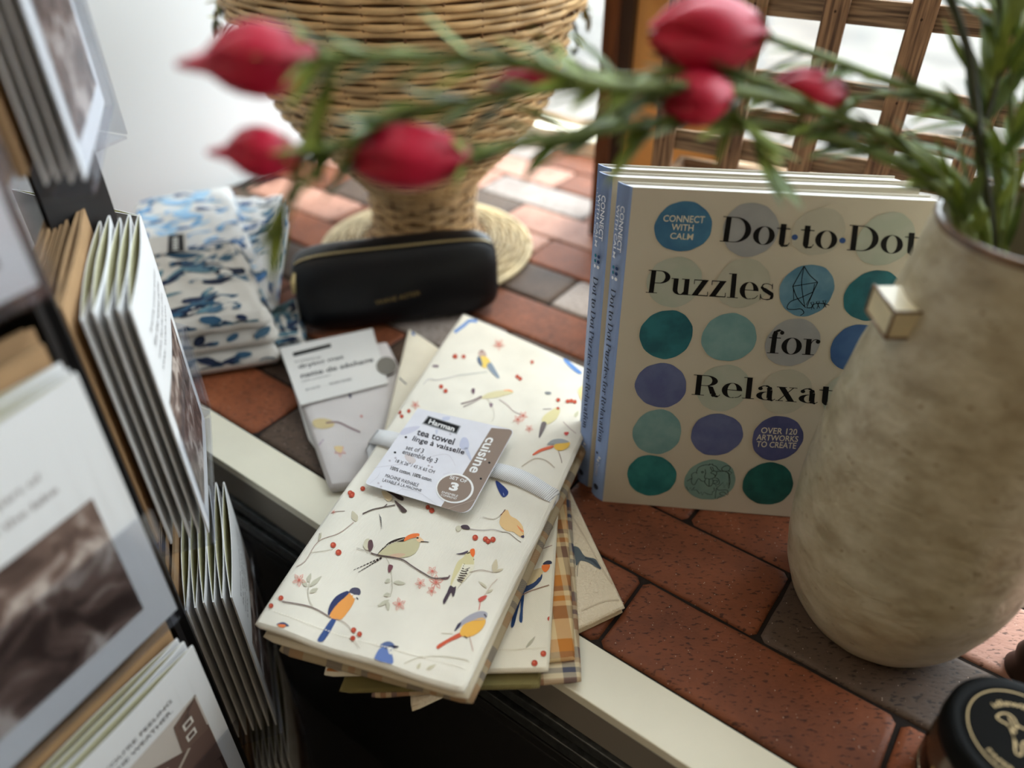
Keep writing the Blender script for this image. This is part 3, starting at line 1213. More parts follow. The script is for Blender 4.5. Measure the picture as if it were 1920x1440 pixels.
def flower_stem(label, paths, buds, seed, leaf_n=10, leaf_len=.028, leaf_w=.0075, dark=False):
    rnd = random.Random(seed)
    root = stem_path(paths[0][0])[0]
    T = thing('bud_stem', label, 'flower', root, 'artificial bud stems in the vase')
    s = MB()
    lf = MB()
    for P, r0, r1, nl in paths:
        pts = stem_path(P)
        n = len(pts)
        s.tube(pts, [r0 + (r1 - r0) * i / (n - 1) for i in range(n)], stemd if dark else stemm, 7)
        for k in range(nl):
            i = int((k + rnd.uniform(.1, .9)) / nl * (n - 1))
            if i < 5 and r0 > .002:
                continue
            t2 = (pts[min(i + 1, n - 1)] - pts[i]).normalized() if i < n - 1 else (pts[i] - pts[i - 1]).normalized()
            sd = Vector((rnd.uniform(-1, 1), rnd.uniform(-1, 1), rnd.uniform(-1, .9))) * .55
            leaf(lf, pts[i], (t2 + sd), leaf_len * rnd.uniform(.7, 1.35), leaf_w * rnd.uniform(.7, 1.4), leafm if rnd.random() < .6 else leafd, curl=rnd.uniform(-.1, .3))
    s.build('stem', T)
    lf.build('leaves', T)
    for (p0, p1, rad, sd, tip) in buds:
        a, b2 = dp(*p0), dp(*p1)
        bud(T, a, b2 - a, (b2 - a).length, rad, sd, tip)
    return T


vb = (1800, 700, .44)
flower_stem('long arching stem reaching furthest left, with two pink buds at its end', [
    ([(1790, 640, .44), (1800, 420, .405), (1750, 320, .39), (1620, 240, .37), (1450, 185, .35), (1290, 165, .335), (1130, 160, .32), (980, 118, .31), (800, 108, .30), (640, 105, .29), (598, 103, .285)], .0030, .0022, 60),
    ([(1130, 160, .32), (1000, 170, .315), (880, 190, .31), (740, 215, .305), (640, 270, .30), (565, 285, .296)], .0022, .0017, 30),
    ([(640, 106, .29), (600, 180, .292), (575, 250, .294), (560, 330, .296), (520, 390, .298)], .0017, .0010, 8)],
    [((592, 108, .286), (372, 118, .277), .0128, 1, True), ((560, 290, .296), (415, 285, .29), .0098, 2, True)], 11)
flower_stem('lower arching stem with one large pink bud hanging before the wicker bowl', [
    ([(1810, 650, .44), (1820, 440, .41), (1740, 340, .39), (1600, 270, .375), (1440, 235, .36), (1280, 225, .345), (1130, 245, .335), (1010, 262, .325), (885, 285, .315)], .0032, .0022, 56),
    ([(1060, 255, .33), (1150, 210, .335), (1240, 190, .34)], .001, .0008, 5)],
    [((880, 290, .314), (645, 300, .306), .0125, 3, False), ((1372, 175, .345), (1238, 195, .34), .0115, 4, False)], 12)
flower_stem('stem crossing before the book tops, ending in a small slim pink bud', [
    ([(1830, 650, .44), (1850, 440, .415), (1790, 330, .40), (1680, 260, .385), (1560, 215, .37), (1420, 150, .355), (1300, 130, .345), (1180, 145, .34), (1060, 125, .335)], .0028, .0018, 44),
    ([(1420, 150, .355), (1380, 200, .352), (1420, 270, .35), (1450, 320, .348)], .001, .0006, 8)],
    [((1050, 135, .334), (912, 172, .33), .0062, 5, False)], 13)
flower_stem('upright stem leaning left with the biggest, topmost pink bud at centre right', [
    ([(1850, 650, .44), (1870, 430, .42), (1860, 280, .405), (1780, 190, .39), (1660, 150, .375), (1540, 105, .36), (1430, 68, .35)], .0026, .0018, 30),
    ([(1780, 190, .39), (1700, 175, .385), (1640, 180, .38), (1592, 180, .375)], .0011, .0009, 6)],
    [((1432, 68, .35), (1215, 62, .338), .0160, 6, False), ((1585, 178, .375), (1438, 168, .368), .0105, 7, False)], 14)
flower_stem('dark thick leafy stem rising out of the top of the picture above the vase', [
    ([(1870, 650, .44), (1860, 440, .42), (1835, 260, .40), (1820, 120, .39), (1785, 0, .385), (1750, -120, .38)], .0026, .002, 8),
    ([(1835, 260, .40), (1870, 150, .395), (1880, 40, .39), (1860, -60, .39)], .0015, .001, 26)],
    [], 15, leaf_len=.04, leaf_w=.009, dark=True)
flower_stem('green leafy stem at the right edge of the picture above the vase', [
    ([(1890, 650, .44), (1885, 470, .42), (1900, 330, .41), (1895, 170, .40), (1915, 0, .39), (1900, -100, .39)], .0018, .0014, 26),
    ([(1900, 330, .41), (1860, 240, .40), (1790, 200, .39)], .0012, .0008, 8),
    ([(1895, 300, .41), (1925, 220, .405), (1935, 100, .40)], .0012, .0008, 12)],
    [], 16, leaf_len=.035, leaf_w=.007)

# ================================================================== WICKER BOWL
wick = mat('wicker_tan', (204, 168, 118), 0.55, vary=0.28, vscale=30)
wickp = mat('wicker_sunlit', (214, 196, 156), 0.6, vary=0.2, vscale=30)  # tan wicker with sunlight put into the colour, for the base
wickd = mat('wicker_stake', (120, 84, 52), 0.7, vary=0.2, vscale=30)
LC = Vector((-0.1166, 0.9506, 0))


def weave(mb, prof, c, material, stakes, row, amp, rad, stake_mat):
    """woven surface of revolution: strands over and under upright stakes"""
    P = []
    for i in range(len(prof) - 1):
        (r0, z0), (r1, z1) = prof[i], prof[i + 1]
        L = hypot(r1 - r0, z1 - z0)
        n = max(1, round(L / row))
        for k in range(n):
            t2 = k / n
            nx, nz = (z1 - z0) / L, -(r1 - r0) / L
            P.append((r0 + (r1 - r0) * t2, z0 + (z1 - z0) * t2, nx, nz))
    seg = stakes * 4
    rnd = random.Random(3)
    for j, (r, z0, nx, nz) in enumerate(P):
        st = stakes if r > .1 else stakes // 2
        sg = st * 4
        k = mb.m(material)
        ring0 = None
        m6 = 5
        start = len(mb.v)
        jz = rnd.uniform(-.0006, .0006)
        for i in range(sg):
            th = 2 * pi * i / sg
            off = amp * sin(st * th / 2 * 1.0 + (j % 2) * pi)
            rr, zz = r + nx * off, z0 + nz * off + jz
            for q in range(m6):
                a = 2 * pi * q / m6
                dr, dz = rad * cos(a) * .75, rad * sin(a)
                mb.v.append((c.x + (rr + dr) * cos(th), c.y + (rr + dr) * sin(th), c.z + zz + dz))
        for i in range(sg):
            for q in range(m6):
                a0 = start + i * m6 + q
                a1 = start + i * m6 + (q + 1) % m6
                b0 = start + ((i + 1) % sg) * m6 + q
                b1 = start + ((i + 1) % sg) * m6 + (q + 1) % m6
                mb.face((a0, b0, b1, a1), k, smooth=True)
    for s in range(stakes):
        th = 2 * pi * s / stakes
        mb.tube([c + Vector((r * cos(th), r * sin(th), z0)) for r, z0 in prof], .0016, stake_mat, 5)


T = thing('wicker_pedestal_bowl', 'large woven wicker bowl on a narrow foot, standing behind the black case', 'basket', LC)
b = MB()
weave(b, [(.070, .096), (.076, .106), (.090, .122), (.110, .145), (.136, .173), (.158, .202), (.172, .236), (.180, .270), (.184, .300), (.197, .308), (.200, .318), (.202, .36), (.204, .42)], LC, wick, 34, .0072, .0022, .0033, wickd)
b.lathe([(.0, .112), (.084, .126), (.104, .149), (.130, .177), (.152, .206), (.166, .238), (.174, .272), (.178, .303), (.191, .312), (.194, .32), (.196, .36), (.198, .42)], wickd, 48, LC)
b.build('bowl', T)
b = MB()
weave(b, [(.078, .018), (.068, .030), (.066, .060), (.070, .096)], LC, wick, 34, .0072, .0018, .0033, wickd)
b.lathe([(.072, .018), (.062, .030), (.060, .06), (.064, .102)], wickd, 40, LC)
b.build('stem', T)
b = MB()
weave(b, [(.140, .003), (.128, .0085), (.108, .014), (.090, .0185), (.078, .022)], LC, wickp, 34, .0062, .0016, .003, wickd)
b.lathe([(.138, .001), (.126, .006), (.106, .011), (.088, .016), (.076, .019)], wickd, 40, LC)
b.tube([LC + Vector((.141 * cos(2 * pi * i / 60), .141 * sin(2 * pi * i / 60), .0045)) for i in range(61)], .0038, wickp, 6)
b.build('base', T)


def sprig(label, base, dirs, seed):
    rnd = random.Random(seed)
    T2 = thing('leaf_sprig', label, 'plant', base)
    s, l = MB(), MB()
    lm1 = mat('sprig_leaf', (150, 148, 96), 0.5, vary=0.4, vscale=70)
    lm2 = mat('sprig_leaf_dark', (74, 82, 58), 0.5, vary=0.3, vscale=70)
    for d, ln in dirs:
        d = Vector(d)
        pts = [base + d * ln * t2 - Vector((0, 0, .6)) * ln * t2 * t2 for t2 in [i / 10 for i in range(11)]]
        s.tube(pts, .0012, wickd, 5)
        for p in pts[1:]:
            for k in range(3):
                leaf(l, p, Vector((rnd.uniform(-1, 1), rnd.uniform(-1, 1), rnd.uniform(-1, .4))), rnd.uniform(.014, .026), rnd.uniform(.006, .011), lm1 if rnd.random() < .55 else lm2, curl=.3)
    s.build('stem', T2)
    l.build('leaves', T2)


sprig('olive leaf sprig hanging over the right side of the wicker bowl', dp(1040, -60, .96), [((.25, -.1, -.1), .13), ((.05, -.2, -.3), .12), ((.5, 0, 0), .09)], 3)
sprig('olive leaf sprig poking out at the left side of the wicker bowl', dp(440, -50, .93), [((-.35, -.1, .0), .10), ((-.1, -.2, -.1), .08)], 4)

# ================================================================== BLACK ZIP CASE
PC0, PC1 = Vector((-0.236, 0.752, 0)), Vector((-0.026, 0.801, 0))
PD = (PC1 - PC0).normalized()
PN = Vector((PD.y, -PD.x, 0))      # towards camera
PL, PH, PT = 0.232, 0.094, 0.058
blackpu = mat('case_black', (8, 10, 14), 0.38, bump=0.15, bscale=420, spec=0.35)
gold = mat('zip_gold', (192, 172, 124), 0.4, metal=0.5)


def case_pt(u, a):
    """u along length -1..1, a angle round the cross section; superellipse body"""
    ex = 5.0
    e = max(0.0, 1 - abs(u) ** 6) ** (1 / 3.4)
    c, s = cos(a), sin(a)
    k = (abs(c) ** 3.2 + abs(s) ** 3.2) ** (-1 / 3.2)
    y = PT / 2 * k * c * (0.25 + .75 * e)
    z0 = PH / 2 * k * s * (.35 + .65 * e)
    return (PC0 + PC1) / 2 + PD * (u * PL / 2) + PN * (y - .012 * (z0 + PH / 2) / PH) + Vector((0, 0, PH / 2 + z0))


T = thing('zip_case', 'black leatherette case with gold zip lying in front of the wicker foot', 'pencil case', (PC0 + PC1) / 2)
b = MB()
b.grid(lambda u, v2: case_pt(-cos(pi * u) * .9999, 2 * pi * v2), 48, 40, blackpu)
b.build('body', T)
zt = MB()
za, zb2 = 1.03, 1.13
zt.grid(lambda u, v2: case_pt(-.96 + 1.92 * u, za - .035 + .17 * v2) + (PN * .3 + Vector((0, 0, .9))) * .0005, 60, 2, blackpu)
pts = [case_pt(-.955 + 1.91 * i / 90, (za + zb2) / 2) + (PN * .35 + Vector((0, 0, .9))) * .0012 for i in range(91)]
for i in range(0, 90):
    p, q = pts[i], pts[i + 1]
    dd = (q - p)
    zt.box(p - Vector((0, 0, .0002)) - PN * .0017, dd * .62, PN * .0034, (0, 0, .0009), gold)
zo = zt.build('zip', T)
pl = MB()
zp = case_pt(-.965, .8)
pl.tube([zp, zp + PN * .004 - Vector((0, 0, .008)) - PD * .003, zp + PN * .006 - Vector((0, 0, .022)) - PD * .004], [.0016, .003, .0022], gold, 8)
pl.build('zip_pull', T)
lt = MB()


def front_hit(x, y):
    return plane_hit(x, y, case_pt(0, 0) + PN * .0004, (PN + Vector((0, 0, .14))).normalized())


put_text(lt, 'WAVE ASTER', [front_hit(704, 572), front_hit(788, 553), front_hit(788, 545), front_hit(704, 564)], mat('gold_foil', (150, 128, 84), 0.4, metal=0.6))
lt.build('lettering', T)

# ================================================================== CLOTH SLABS
def slab(mb, top4, th, material, side=None, nu=24, nv=24, bump=None, bulge=1.0, nside=4, taper=0.0, flat_bottom=True):
    """folded cloth: top corners P00 (near left) P10 (near right) P11 (far right) P01 (far left); returns the top surface function"""
    P00, P10, P11, P01 = [Vector(p) for p in top4]
    side = side or material

    def top(u, v2):
        p = (P00 * (1 - u) + P10 * u) * (1 - v2) + (P01 * (1 - u) + P11 * u) * v2
        e = min(u, 1 - u, v2, 1 - v2)
        h = bump(u, v2) if bump else 0
        edge = max(0, 1 - e / .03)
        return p + Vector((0, 0, h - th * .12 * edge ** 2))
    k = mb.m(material)
    ks = mb.m(side)
    s = mb.add([top(i / nu, j / nv) for j in range(nv + 1) for i in range(nu + 1)])
    for j in range(nv):
        for i in range(nu):
            a = s + j * (nu + 1) + i
            mb.face((a, a + 1, a + nu + 2, a + nu + 1), k, smooth=True)
    ring = [(i / nu, 0) for i in range(nu)] + [(1, j / nv) for j in range(nv)] + [(1 - i / nu, 1) for i in range(nu)] + [(0, 1 - j / nv) for j in range(nv)]
    cen = (P00 + P10 + P11 + P01) / 4
    rings = []
    N = len(ring)
    tops = [top(*r) for r in ring]
    for q in range(nside + 1):
        t2 = q / nside
        pts = []
        for i, p in enumerate(tops):
            a, b2 = tops[i - 1], tops[(i + 1) % N]
            tg = (b2 - a)
            o2 = Vector((tg.y, -tg.x, 0)).normalized()
            pts.append(p - Vector((0, 0, th * .88 * t2)) + o2 * (th * .35 * bulge * sin(pi * t2)))
        rings.append(mb.add(pts))
    for q in range(nside):
        for i in range(N):
            j = (i + 1) % N
            mb.face((rings[q] + i, rings[q + 1] + i, rings[q + 1] + j, rings[q] + j), ks, smooth=True)
    mb.face([rings[-1] + N - 1 - i for i in range(N)], ks)
    return top


def px_corners(*c):
    """(x, y, z) of near-left, near-right, far-right, far-left"""
    return [gp(x, y, z) for x, y, z in c]


def on_surface(top, x, y, lift=.0004):
    """pixel ray meets the cloth top: small Newton search in (u, v)"""
    r = ray(x, y)
    u = v2 = .5
    for _ in range(14):
        p = top(u, v2)
        d = p - CAM
        du = (top(u + .01, v2) - p) / .01
        dv = (top(u, v2 + .01) - p) / .01
        # solve p + du a + dv b = CAM + r t
        M = Matrix((du, dv, -r)).transposed()
        try:
            a, b2, t2 = M.inverted() @ (-(p - CAM))
        except ValueError:
            break
        u += max(-.5, min(.5, a))
        v2 += max(-.5, min(.5, b2))
        if abs(a) + abs(b2) < 1e-5:
            break
    p = top(u, v2)
    return p + Vector((0, 0, lift)), u, v2


class Print:
    """draws ink marks on a cloth top from crop coordinates"""

    def __init__(self, mb, top, ox, oy, s):
        self.mb, self.top, self.ox, self.oy, self.s = mb, top, ox, oy, s
        self.k = 0
        self.l = .0003

    def step(self):
        self.k = (self.k + 1) % 64
        self.l = .0003 + self.k * .000008

    def P(self, x, y):
        p, u, v2 = on_surface(self.top, self.ox + x / self.s, self.oy + y / self.s, self.l)
        self.ok = -.002 < u < 1.002 and -.002 < v2 < 1.002
        return p

    def poly(self, pts, col, sm=True):
        self.step()
        if sm:
            pts = smooth2(pts, 4, closed=True)
        out = []
        for p in pts:
            q = self.P(*p)
            if self.ok:
                out.append(q)
        if len(out) > 2:
            self.mb.poly(out, flat(col, .9))

    def line(self, pts, w, col, sm=True):
        self.step()
        if sm and len(pts) > 2:
            pts = smooth2(pts, 4)
        for q in stroke2(pts, w):
            o2 = []
            good = True
            for p in q:
                o2.append(self.P(*p))
                good = good and self.ok
            if good:
                self.mb.poly(o2, flat(col, .9))

    def berry(self, x, y, r):
        self.poly([(x + r * cos(a), y + r * sin(a)) for a in [i * pi / 4 for i in range(8)]], (180, 76, 58))
        self.poly([(x + r * .45 * cos(a) - r * .2, y + r * .45 * sin(a) - r * .2) for a in [i * pi / 3 for i in range(6)]], (206, 104, 80))

    def flower(self, x, y, r, rot=0.3):
        for i in range(5):
            a = rot + i * 2 * pi / 5
            c, s = cos(a), sin(a)
            self.line([(x, y), (x + r * .6 * c - r * .2 * s, y + r * .6 * s + r * .2 * c), (x + r * c, y + r * s), (x + r * .6 * c + r * .2 * s, y + r * .6 * s - r * .2 * c), (x, y)], r * .11, (222, 150, 136), sm=False)
        self.poly([(x + r * .16 * cos(i), y + r * .16 * sin(i)) for i in range(6)], (204, 110, 96))

    def leafm(self, x, y, x2, y2, w, col=(176, 170, 148)):
        dx, dy = x2 - x, y2 - y
        l = hypot(dx, dy) or 1
        nx, ny = -dy / l * w, dx / l * w
        self.poly([(x, y), (x + dx * .35 + nx * .5, y + dy * .35 + ny * .5), (x + dx * .7 + nx * .35, y + dy * .7 + ny * .35), (x2, y2), (x + dx * .7 - nx * .35, y + dy * .7 - ny * .35), (x + dx * .35 - nx * .5, y + dy * .35 - ny * .5)], col)


# ================================================================== BLUE PRINTED CLOTHS
bluebase = cloth_mat('linen_white', (226, 228, 230), 0.2, vary=.03)
bluegrey = cloth_mat('linen_offwhite', (205, 200, 192), 0.2, vary=.04)


def leaf_print(mb, top, seed, n, cols, side_pts=None, size=.0135):
    rnd = random.Random(seed)
    e = .02
    P0, PU, PV = top(0, 0), top(1, 0) - top(0, 0), top(0, 1) - top(0, 0)
    LU, LV = PU.length, PV.length
    for i in range(n):
        u, v2 = rnd.uniform(.02, .98), rnd.uniform(.02, .98)
        a = rnd.gauss(0.15, .5)
        ln = size * rnd.uniform(.6, 1.6)
        wd = ln * rnd.uniform(.2, .42)
        pts = []
        for k in range(12):
            t2 = 2 * pi * k / 12
            x, y = ln * cos(t2), wd * sin(t2) * (1 - .35 * cos(t2))
            uu = u + (x * cos(a) - y * sin(a)) / LU
            vv = v2 + (x * sin(a) + y * cos(a)) / LV
            uu, vv = min(.985, max(.015, uu)), min(.985, max(.015, vv))
            pts.append(top(uu, vv) + Vector((0, 0, .0005 + i * .000004)))
        mb.poly(pts, flat(rnd.choice(cols), .9))


def side_leaves(mb, A, B, h, n, seed, cols, out):
    rnd = random.Random(seed)
    d = (B - A).normalized()
    L = (B - A).length
    o2 = Vector((d.y, -d.x, 0)).normalized()
    for i in range(n):
        x0, z0 = rnd.uniform(.005, L - .005), rnd.uniform(.15, .85) * h
        ln, wd = rnd.uniform(.005, .012), rnd.uniform(.002, .004)
        a = rnd.gauss(0, .4)
        pts = []
        for k in range(10):
            t2 = 2 * pi * k / 10
            x, y = ln * cos(t2), wd * sin(t2)
            xx = min(L, max(0, x0 + x * cos(a) - y * sin(a)))
            zz = min(h * .95, max(h * .05, z0 + x * sin(a) + y * cos(a)))
            t3 = zz / h
            pts.append(A + d * xx + Vector((0, 0, -h + zz)) + o2 * (out * sin(pi * t3) + .0006))
        mb.poly(pts, flat(rnd.choice(cols), .9))


navy = [(38, 48, 72), (30, 38, 56), (70, 98, 118), (96, 128, 140), (52, 84, 108)]
sky = [(120, 170, 214), (150, 190, 226), (84, 130, 184), (70, 96, 140), (170, 205, 232)]


def blue_cloth(name, label, corners, th, layers, base, cols, seed, n, tagpix=None):
    C = px_corners(*corners)
    cen = (C[0] + C[2]) / 2
    T2 = thing(name, label, 'cloth', (cen.x, cen.y, 0), 'blue leaf print cloths')
    z0 = C[0].z
    lt2 = th / layers
    rnd = random.Random(seed)
    for k in range(layers):
        m2 = MB()
        sh = Vector((rnd.uniform(-.003, .003), rnd.uniform(-.003, .003), -lt2 * k)) if k else Vector((0, 0, 0))
        cc = [c + sh for c in C]
        bf = (lambda u, v2: .002 * sin(u * 7 + seed) * sin(v2 * 5) + .001 * sin(u * 19 + v2 * 11)) if k == 0 else None
        tp = slab(m2, cc, lt2, base, bump=bf, bulge=.9)
        if k == 0:
            leaf_print(m2, tp, seed, n, cols)
        for a, b2 in ((0, 1), (1, 2)):
            side_leaves(m2, cc[a], cc[b2], lt2 * .88, 14, seed * 10 + k * 2 + a, cols, lt2 * .30)
        m2.build('folded_layer', T2)
    return T2, C


blue_cloth('folded_cloth', 'pale blue leaf print cloth lying furthest back against the white wall', [(250, 500, .062), (470, 475, .062), (424, 346, .062), (255, 376, .062)], .058, 3, bluebase, sky, 21, 60)
blue_cloth('folded_cloth', 'light blue leaf print cloth folded high beside the zip end of the black case', [(360, 560, .052), (500, 545, .052), (527, 364, .052), (425, 372, .052)], .050, 4, bluebase, sky + navy[2:4], 22, 60)
T, C = blue_cloth('folded_cloth', 'grey-cream cloth with navy leaf print and black tag, front of the blue pile', [(296, 602, .072), (492, 575, .072), (440, 452, .072), (262, 475, .072)], .070, 3, bluegrey, navy, 23, 46)
tg = MB()
tl = [gp(x, y, .0755) for x, y in ((268, 480), (352, 470), (350, 436), (275, 446))]
tg.poly(tl, mat('tag_white', (196, 192, 186), .6))
tl2 = [gp(x, y, .0760) for x, y in ((314, 474), (346, 471), (344, 438), (316, 441))]
tg.poly(tl2, flat((30, 30, 32)))
for i in range(5):
    q = [gp(x, y, .0763) for x, y in ((324, 446 + i * 5), (334, 445 + i * 5), (334, 448 + i * 5), (324, 449 + i * 5))]
    tg.poly(q, flat((210, 210, 206)))
tg.build('tag', T)
blue_cloth('folded_cloth', 'dark leaf print corner of cloth between the blue pile and the black case', [(500, 640, .022), (560, 625, .022), (560, 560, .022), (510, 570, .022)], .021, 2, bluegrey, navy, 24, 20)

# ================================================================== TEA TOWELS
twA = cloth_mat('tea_towel_cream', (240, 235, 222), radians(24), scale=1500, twill=.35)
twB = cloth_mat('tea_towel_cream_second', (238, 230, 210), radians(-38), scale=1400, twill=.45)
twU = cloth_mat('tea_towel_underside', (222, 210, 186), radians(24), scale=1500, twill=.3)
terry = mat('terry_cream', (232, 218, 192), 0.95, bump=.8, bscale=420, spec=.1)
pl1 = plaid_mat('plaid_ochre', radians(20), (168, 152, 124), (74, 76, 88), (150, 104, 66), .058)
pl2 = plaid_mat('plaid_navy', radians(-4), (206, 190, 158), (82, 84, 98), (150, 116, 90), .046)
pl3 = plaid_mat('plaid_brown', radians(-6), (214, 190, 146), (188, 122, 58), (120, 92, 76), .054)
olive = cloth_mat('olive_terry', (122, 112, 70), 0.6, scale=1100, twill=.6)


def sag(front, k=.0):
    return lambda u, v2: k


# --- lowest: cream terry drying mat
MT = thing('drying_mat', 'cream terry drying mat lowest in the pile, its corner out over the bricks', 'drying mat', gp(1050, 1120, 0))
for k, (dx, dy, dz) in enumerate(((0, 0, 0), (-4, 8, -.0042))):
    m2 = MB()
    C = px_corners((775, 1318 + dy, .0 + dz), (1168 + dx, 1135 + dy, .0088 + dz), (1052, 890, .0088 + dz), (760, 980, .0088 + dz))
    tp = slab(m2, C, .0042, terry, bulge=1.2, nu=40, nv=40)
    if k == 0:
        pr = Print(m2, tp, 840, 880, 3.428)
        # grey-blue bird and faint stems
        pr.poly([(800, 500), (840, 505), (880, 560), (950, 580), (985, 640), (960, 635), (900, 600), (850, 590), (825, 620), (815, 560)], (96, 106, 112))
        pr.line([(880, 570), (930, 590), (980, 640)], 14, (70, 78, 86))
        pr.line([(830, 690), (835, 620), (850, 590)], 4, (160, 150, 134))
        pr.line([(855, 910), (1000, 850), (1120, 840)], 9, (210, 194, 168)); pr.line([(1120, 840), (980, 620), (880, 440), (790, 290)], 9, (210, 194, 168))
    m2.build('terry_layer', MT)
    if k == 0:
        st = MB()
        # overlocked border
        e0, e1, e2 = tp(0, 0), tp(1, 0), tp(1, 1)
        for a, b2 in ((e0, e1), (e1, e2)):
            n = int((b2 - a).length / .0022)
            dd = (b2 - a).normalized()
            for i in range(n):
                p = a + (b2 - a) * (i / n) - Vector((0, 0, .0022))
                st.tube([p + dd * .0012 * sin(t3) for t3 in (0, 1)] + [p + dd * .0016], .0011, terry, 4)
        st.build('border', MT)

# --- second set
S2 = thing('tea_towel_set', 'lower bird print tea towel set, turned clockwise and sticking out right of the top one', 'tea towel', gp(900, 1150, 0), 'bird print tea towel sets')
LAY = [
    # name, near-left, near-right, far-right, far-left, thickness, material
    ('plaid_towel', ((700, 1300, .008), (1086, 1270, .009), (1062, 860, .018), (800, 800, .018)), .0055, pl2),
    ('plaid_towel', ((690, 1262, .013), (1074, 1230, .014), (1054, 850, .023), (790, 790, .023)), .0050, pl3),
    ('olive_towel', ((640, 1290, .011), (1008, 1282, .012), (1040, 845, .028), (850, 790, .026)), .0055, olive),
]
for nm, C4, th, mm in LAY:
    m2 = MB()
    slab(m2, px_corners(*C4), th, mm, bulge=1.0)
    m2.build(nm, S2)
m2 = MB()
C4 = px_corners((612, 1258, .018), (1024, 1250, .020), (1052, 800, .030), (768, 618, .028))
top2 = slab(m2, C4, .006, twB, nu=36, nv=36, bump=lambda u, v2: .001 * sin(u * 9 + 1) * sin(v2 * 8), bulge=1)
pr = Print(m2, top2, 840, 880, 3.428)
pr.poly([(450, 740), (465, 700), (500, 670), (560, 645), (605, 635), (612, 660), (590, 700), (540, 735), (480, 765)], (206, 184, 142))
pr.poly([(443, 790), (448, 755), (500, 750), (550, 730), (585, 695), (605, 675), (600, 710), (560, 755), (510, 785), (455, 808)], (54, 70, 104))
pr.poly([(602, 622), (630, 612), (655, 615), (650, 640), (628, 662), (608, 650)], (232, 126, 66))
pr.poly([(608, 612), (632, 590), (660, 590), (668, 606), (640, 614)], (64, 66, 84)); pr.line([(655, 600), (680, 592)], 4, (50, 46, 46))
pr.poly([(455, 800), (478, 800), (452, 900), (425, 1005), (405, 1012), (418, 930)], (44, 66, 106)); pr.poly([(470, 800), (490, 795), (482, 900), (478, 980), (462, 984), (458, 955), (466, 900)], (48, 72, 112))
pr.line([(340, 845), (450, 820), (540, 780), (650, 745)], 6, (150, 116, 96)); pr.line([(545, 525), (600, 515), (670, 490)], 4, (140, 104, 88))
for x, y, r in ((533, 520, 14), (497, 573, 13), (692, 210, 14), (655, 962, 16), (613, 1186, 19), (556, 1247, 20)):
    pr.berry(x, y, r)
pr.flower(610, 405, 40); pr.leafm(500, 1150, 562, 1075, 16); pr.leafm(650, 400, 680, 370, 14)
pr.line([(180, 1170), (400, 1160), (630, 1150)], 3, (214, 202, 176)); pr.line([(600, 640), (640, 200), (660, 150)], 2, (210, 196, 170))
pr = Print(m2, top2, 500, 580, 4.5)
pr.poly([(1225, 175), (1255, 175), (1250, 220), (1228, 215)], (70, 110, 170)); pr.line([(1075, 540), (1120, 580), (1180, 635)], 9, (70, 72, 84)); pr.berry(1435, 215, 12)
pr.poly([(1000, 830), (1025, 832), (1012, 862)], (80, 66, 70)); pr.poly([(905, 905), (940, 905), (925, 935)], (80, 56, 60)); pr.poly([(900, 955), (930, 958), (915, 980)], (140, 60, 54))
pr = Print(m2, top2, 480, 920, 3.6)
pr.poly([(380, 200), (400, 150), (440, 95), (455, 100), (430, 150), (405, 205)], (212, 140, 84))
pr.poly([(478, 1210), (500, 1200), (560, 1225), (600, 1240), (560, 1255), (490, 1250)], (206, 140, 80))
m2.build('bird_towel', S2)

# --- top set
S1 = thing('tea_towel_set', 'topmost bird print tea towel set with white ribbon and brown and white tag', 'tea towel', gp(760, 1000, .03), 'bird print tea towel sets')
m2 = MB()
slab(m2, px_corners((530, 1210, .031), (880, 1303, .031), (1137, 740, .044), (850, 640, .040)), .010, pl1, bulge=1.0)
m2.build('plaid_towel', S1)
m2 = MB()
u2 = slab(m2, px_corners((500, 1187, .037), (872, 1298, .037), (1128, 722, .046), (856, 615, .044)), .007, twU, bulge=1.3)
pr = Print(m2, u2, 480, 920, 3.6)
m2.build('bird_towel', S1)
m2 = MB()


def hump(u, v2):
    w = v2
    return .0035 * math.exp(-((w - .44) / .16) ** 2) * 0 - .0022 * math.exp(-((w - .42) / .05) ** 2) + .0016 * sin(u * 6 + 2) * sin(w * 9 + .6) + .0012 * sin(u * 13 + w * 5) * (1 - w) + .0025 * math.exp(-((w - .2) / .12) ** 2) * sin(pi * u)


C4 = px_corners((484, 1166, .045), (866, 1289, .044), (1140, 708, .052), (870, 588, .048))
top1 = slab(m2, C4, .0065, twA, nu=56, nv=70, bump=hump, bulge=1.2, nside=6)
# stitched hem
pr = Print(m2, top1, 480, 920, 3.6)
for (xa, ya), (xb, yb) in (((75, 795), (560, 975)), ((560, 975), (1000, 1090)), ((1000, 1090), (1420, 1200))):
    n = 26
    for i in range(n):
        t0, t1 = i / n, (i + .62) / n
        pr.line([(xa + (xb - xa) * t0, ya + (yb - ya) * t0 + 3), (xa + (xb - xa) * t1, ya + (yb - ya) * t1 - 2)], 6, (246, 240, 226), sm=False)
DK, BR = (70, 56, 52), (132, 104, 92)
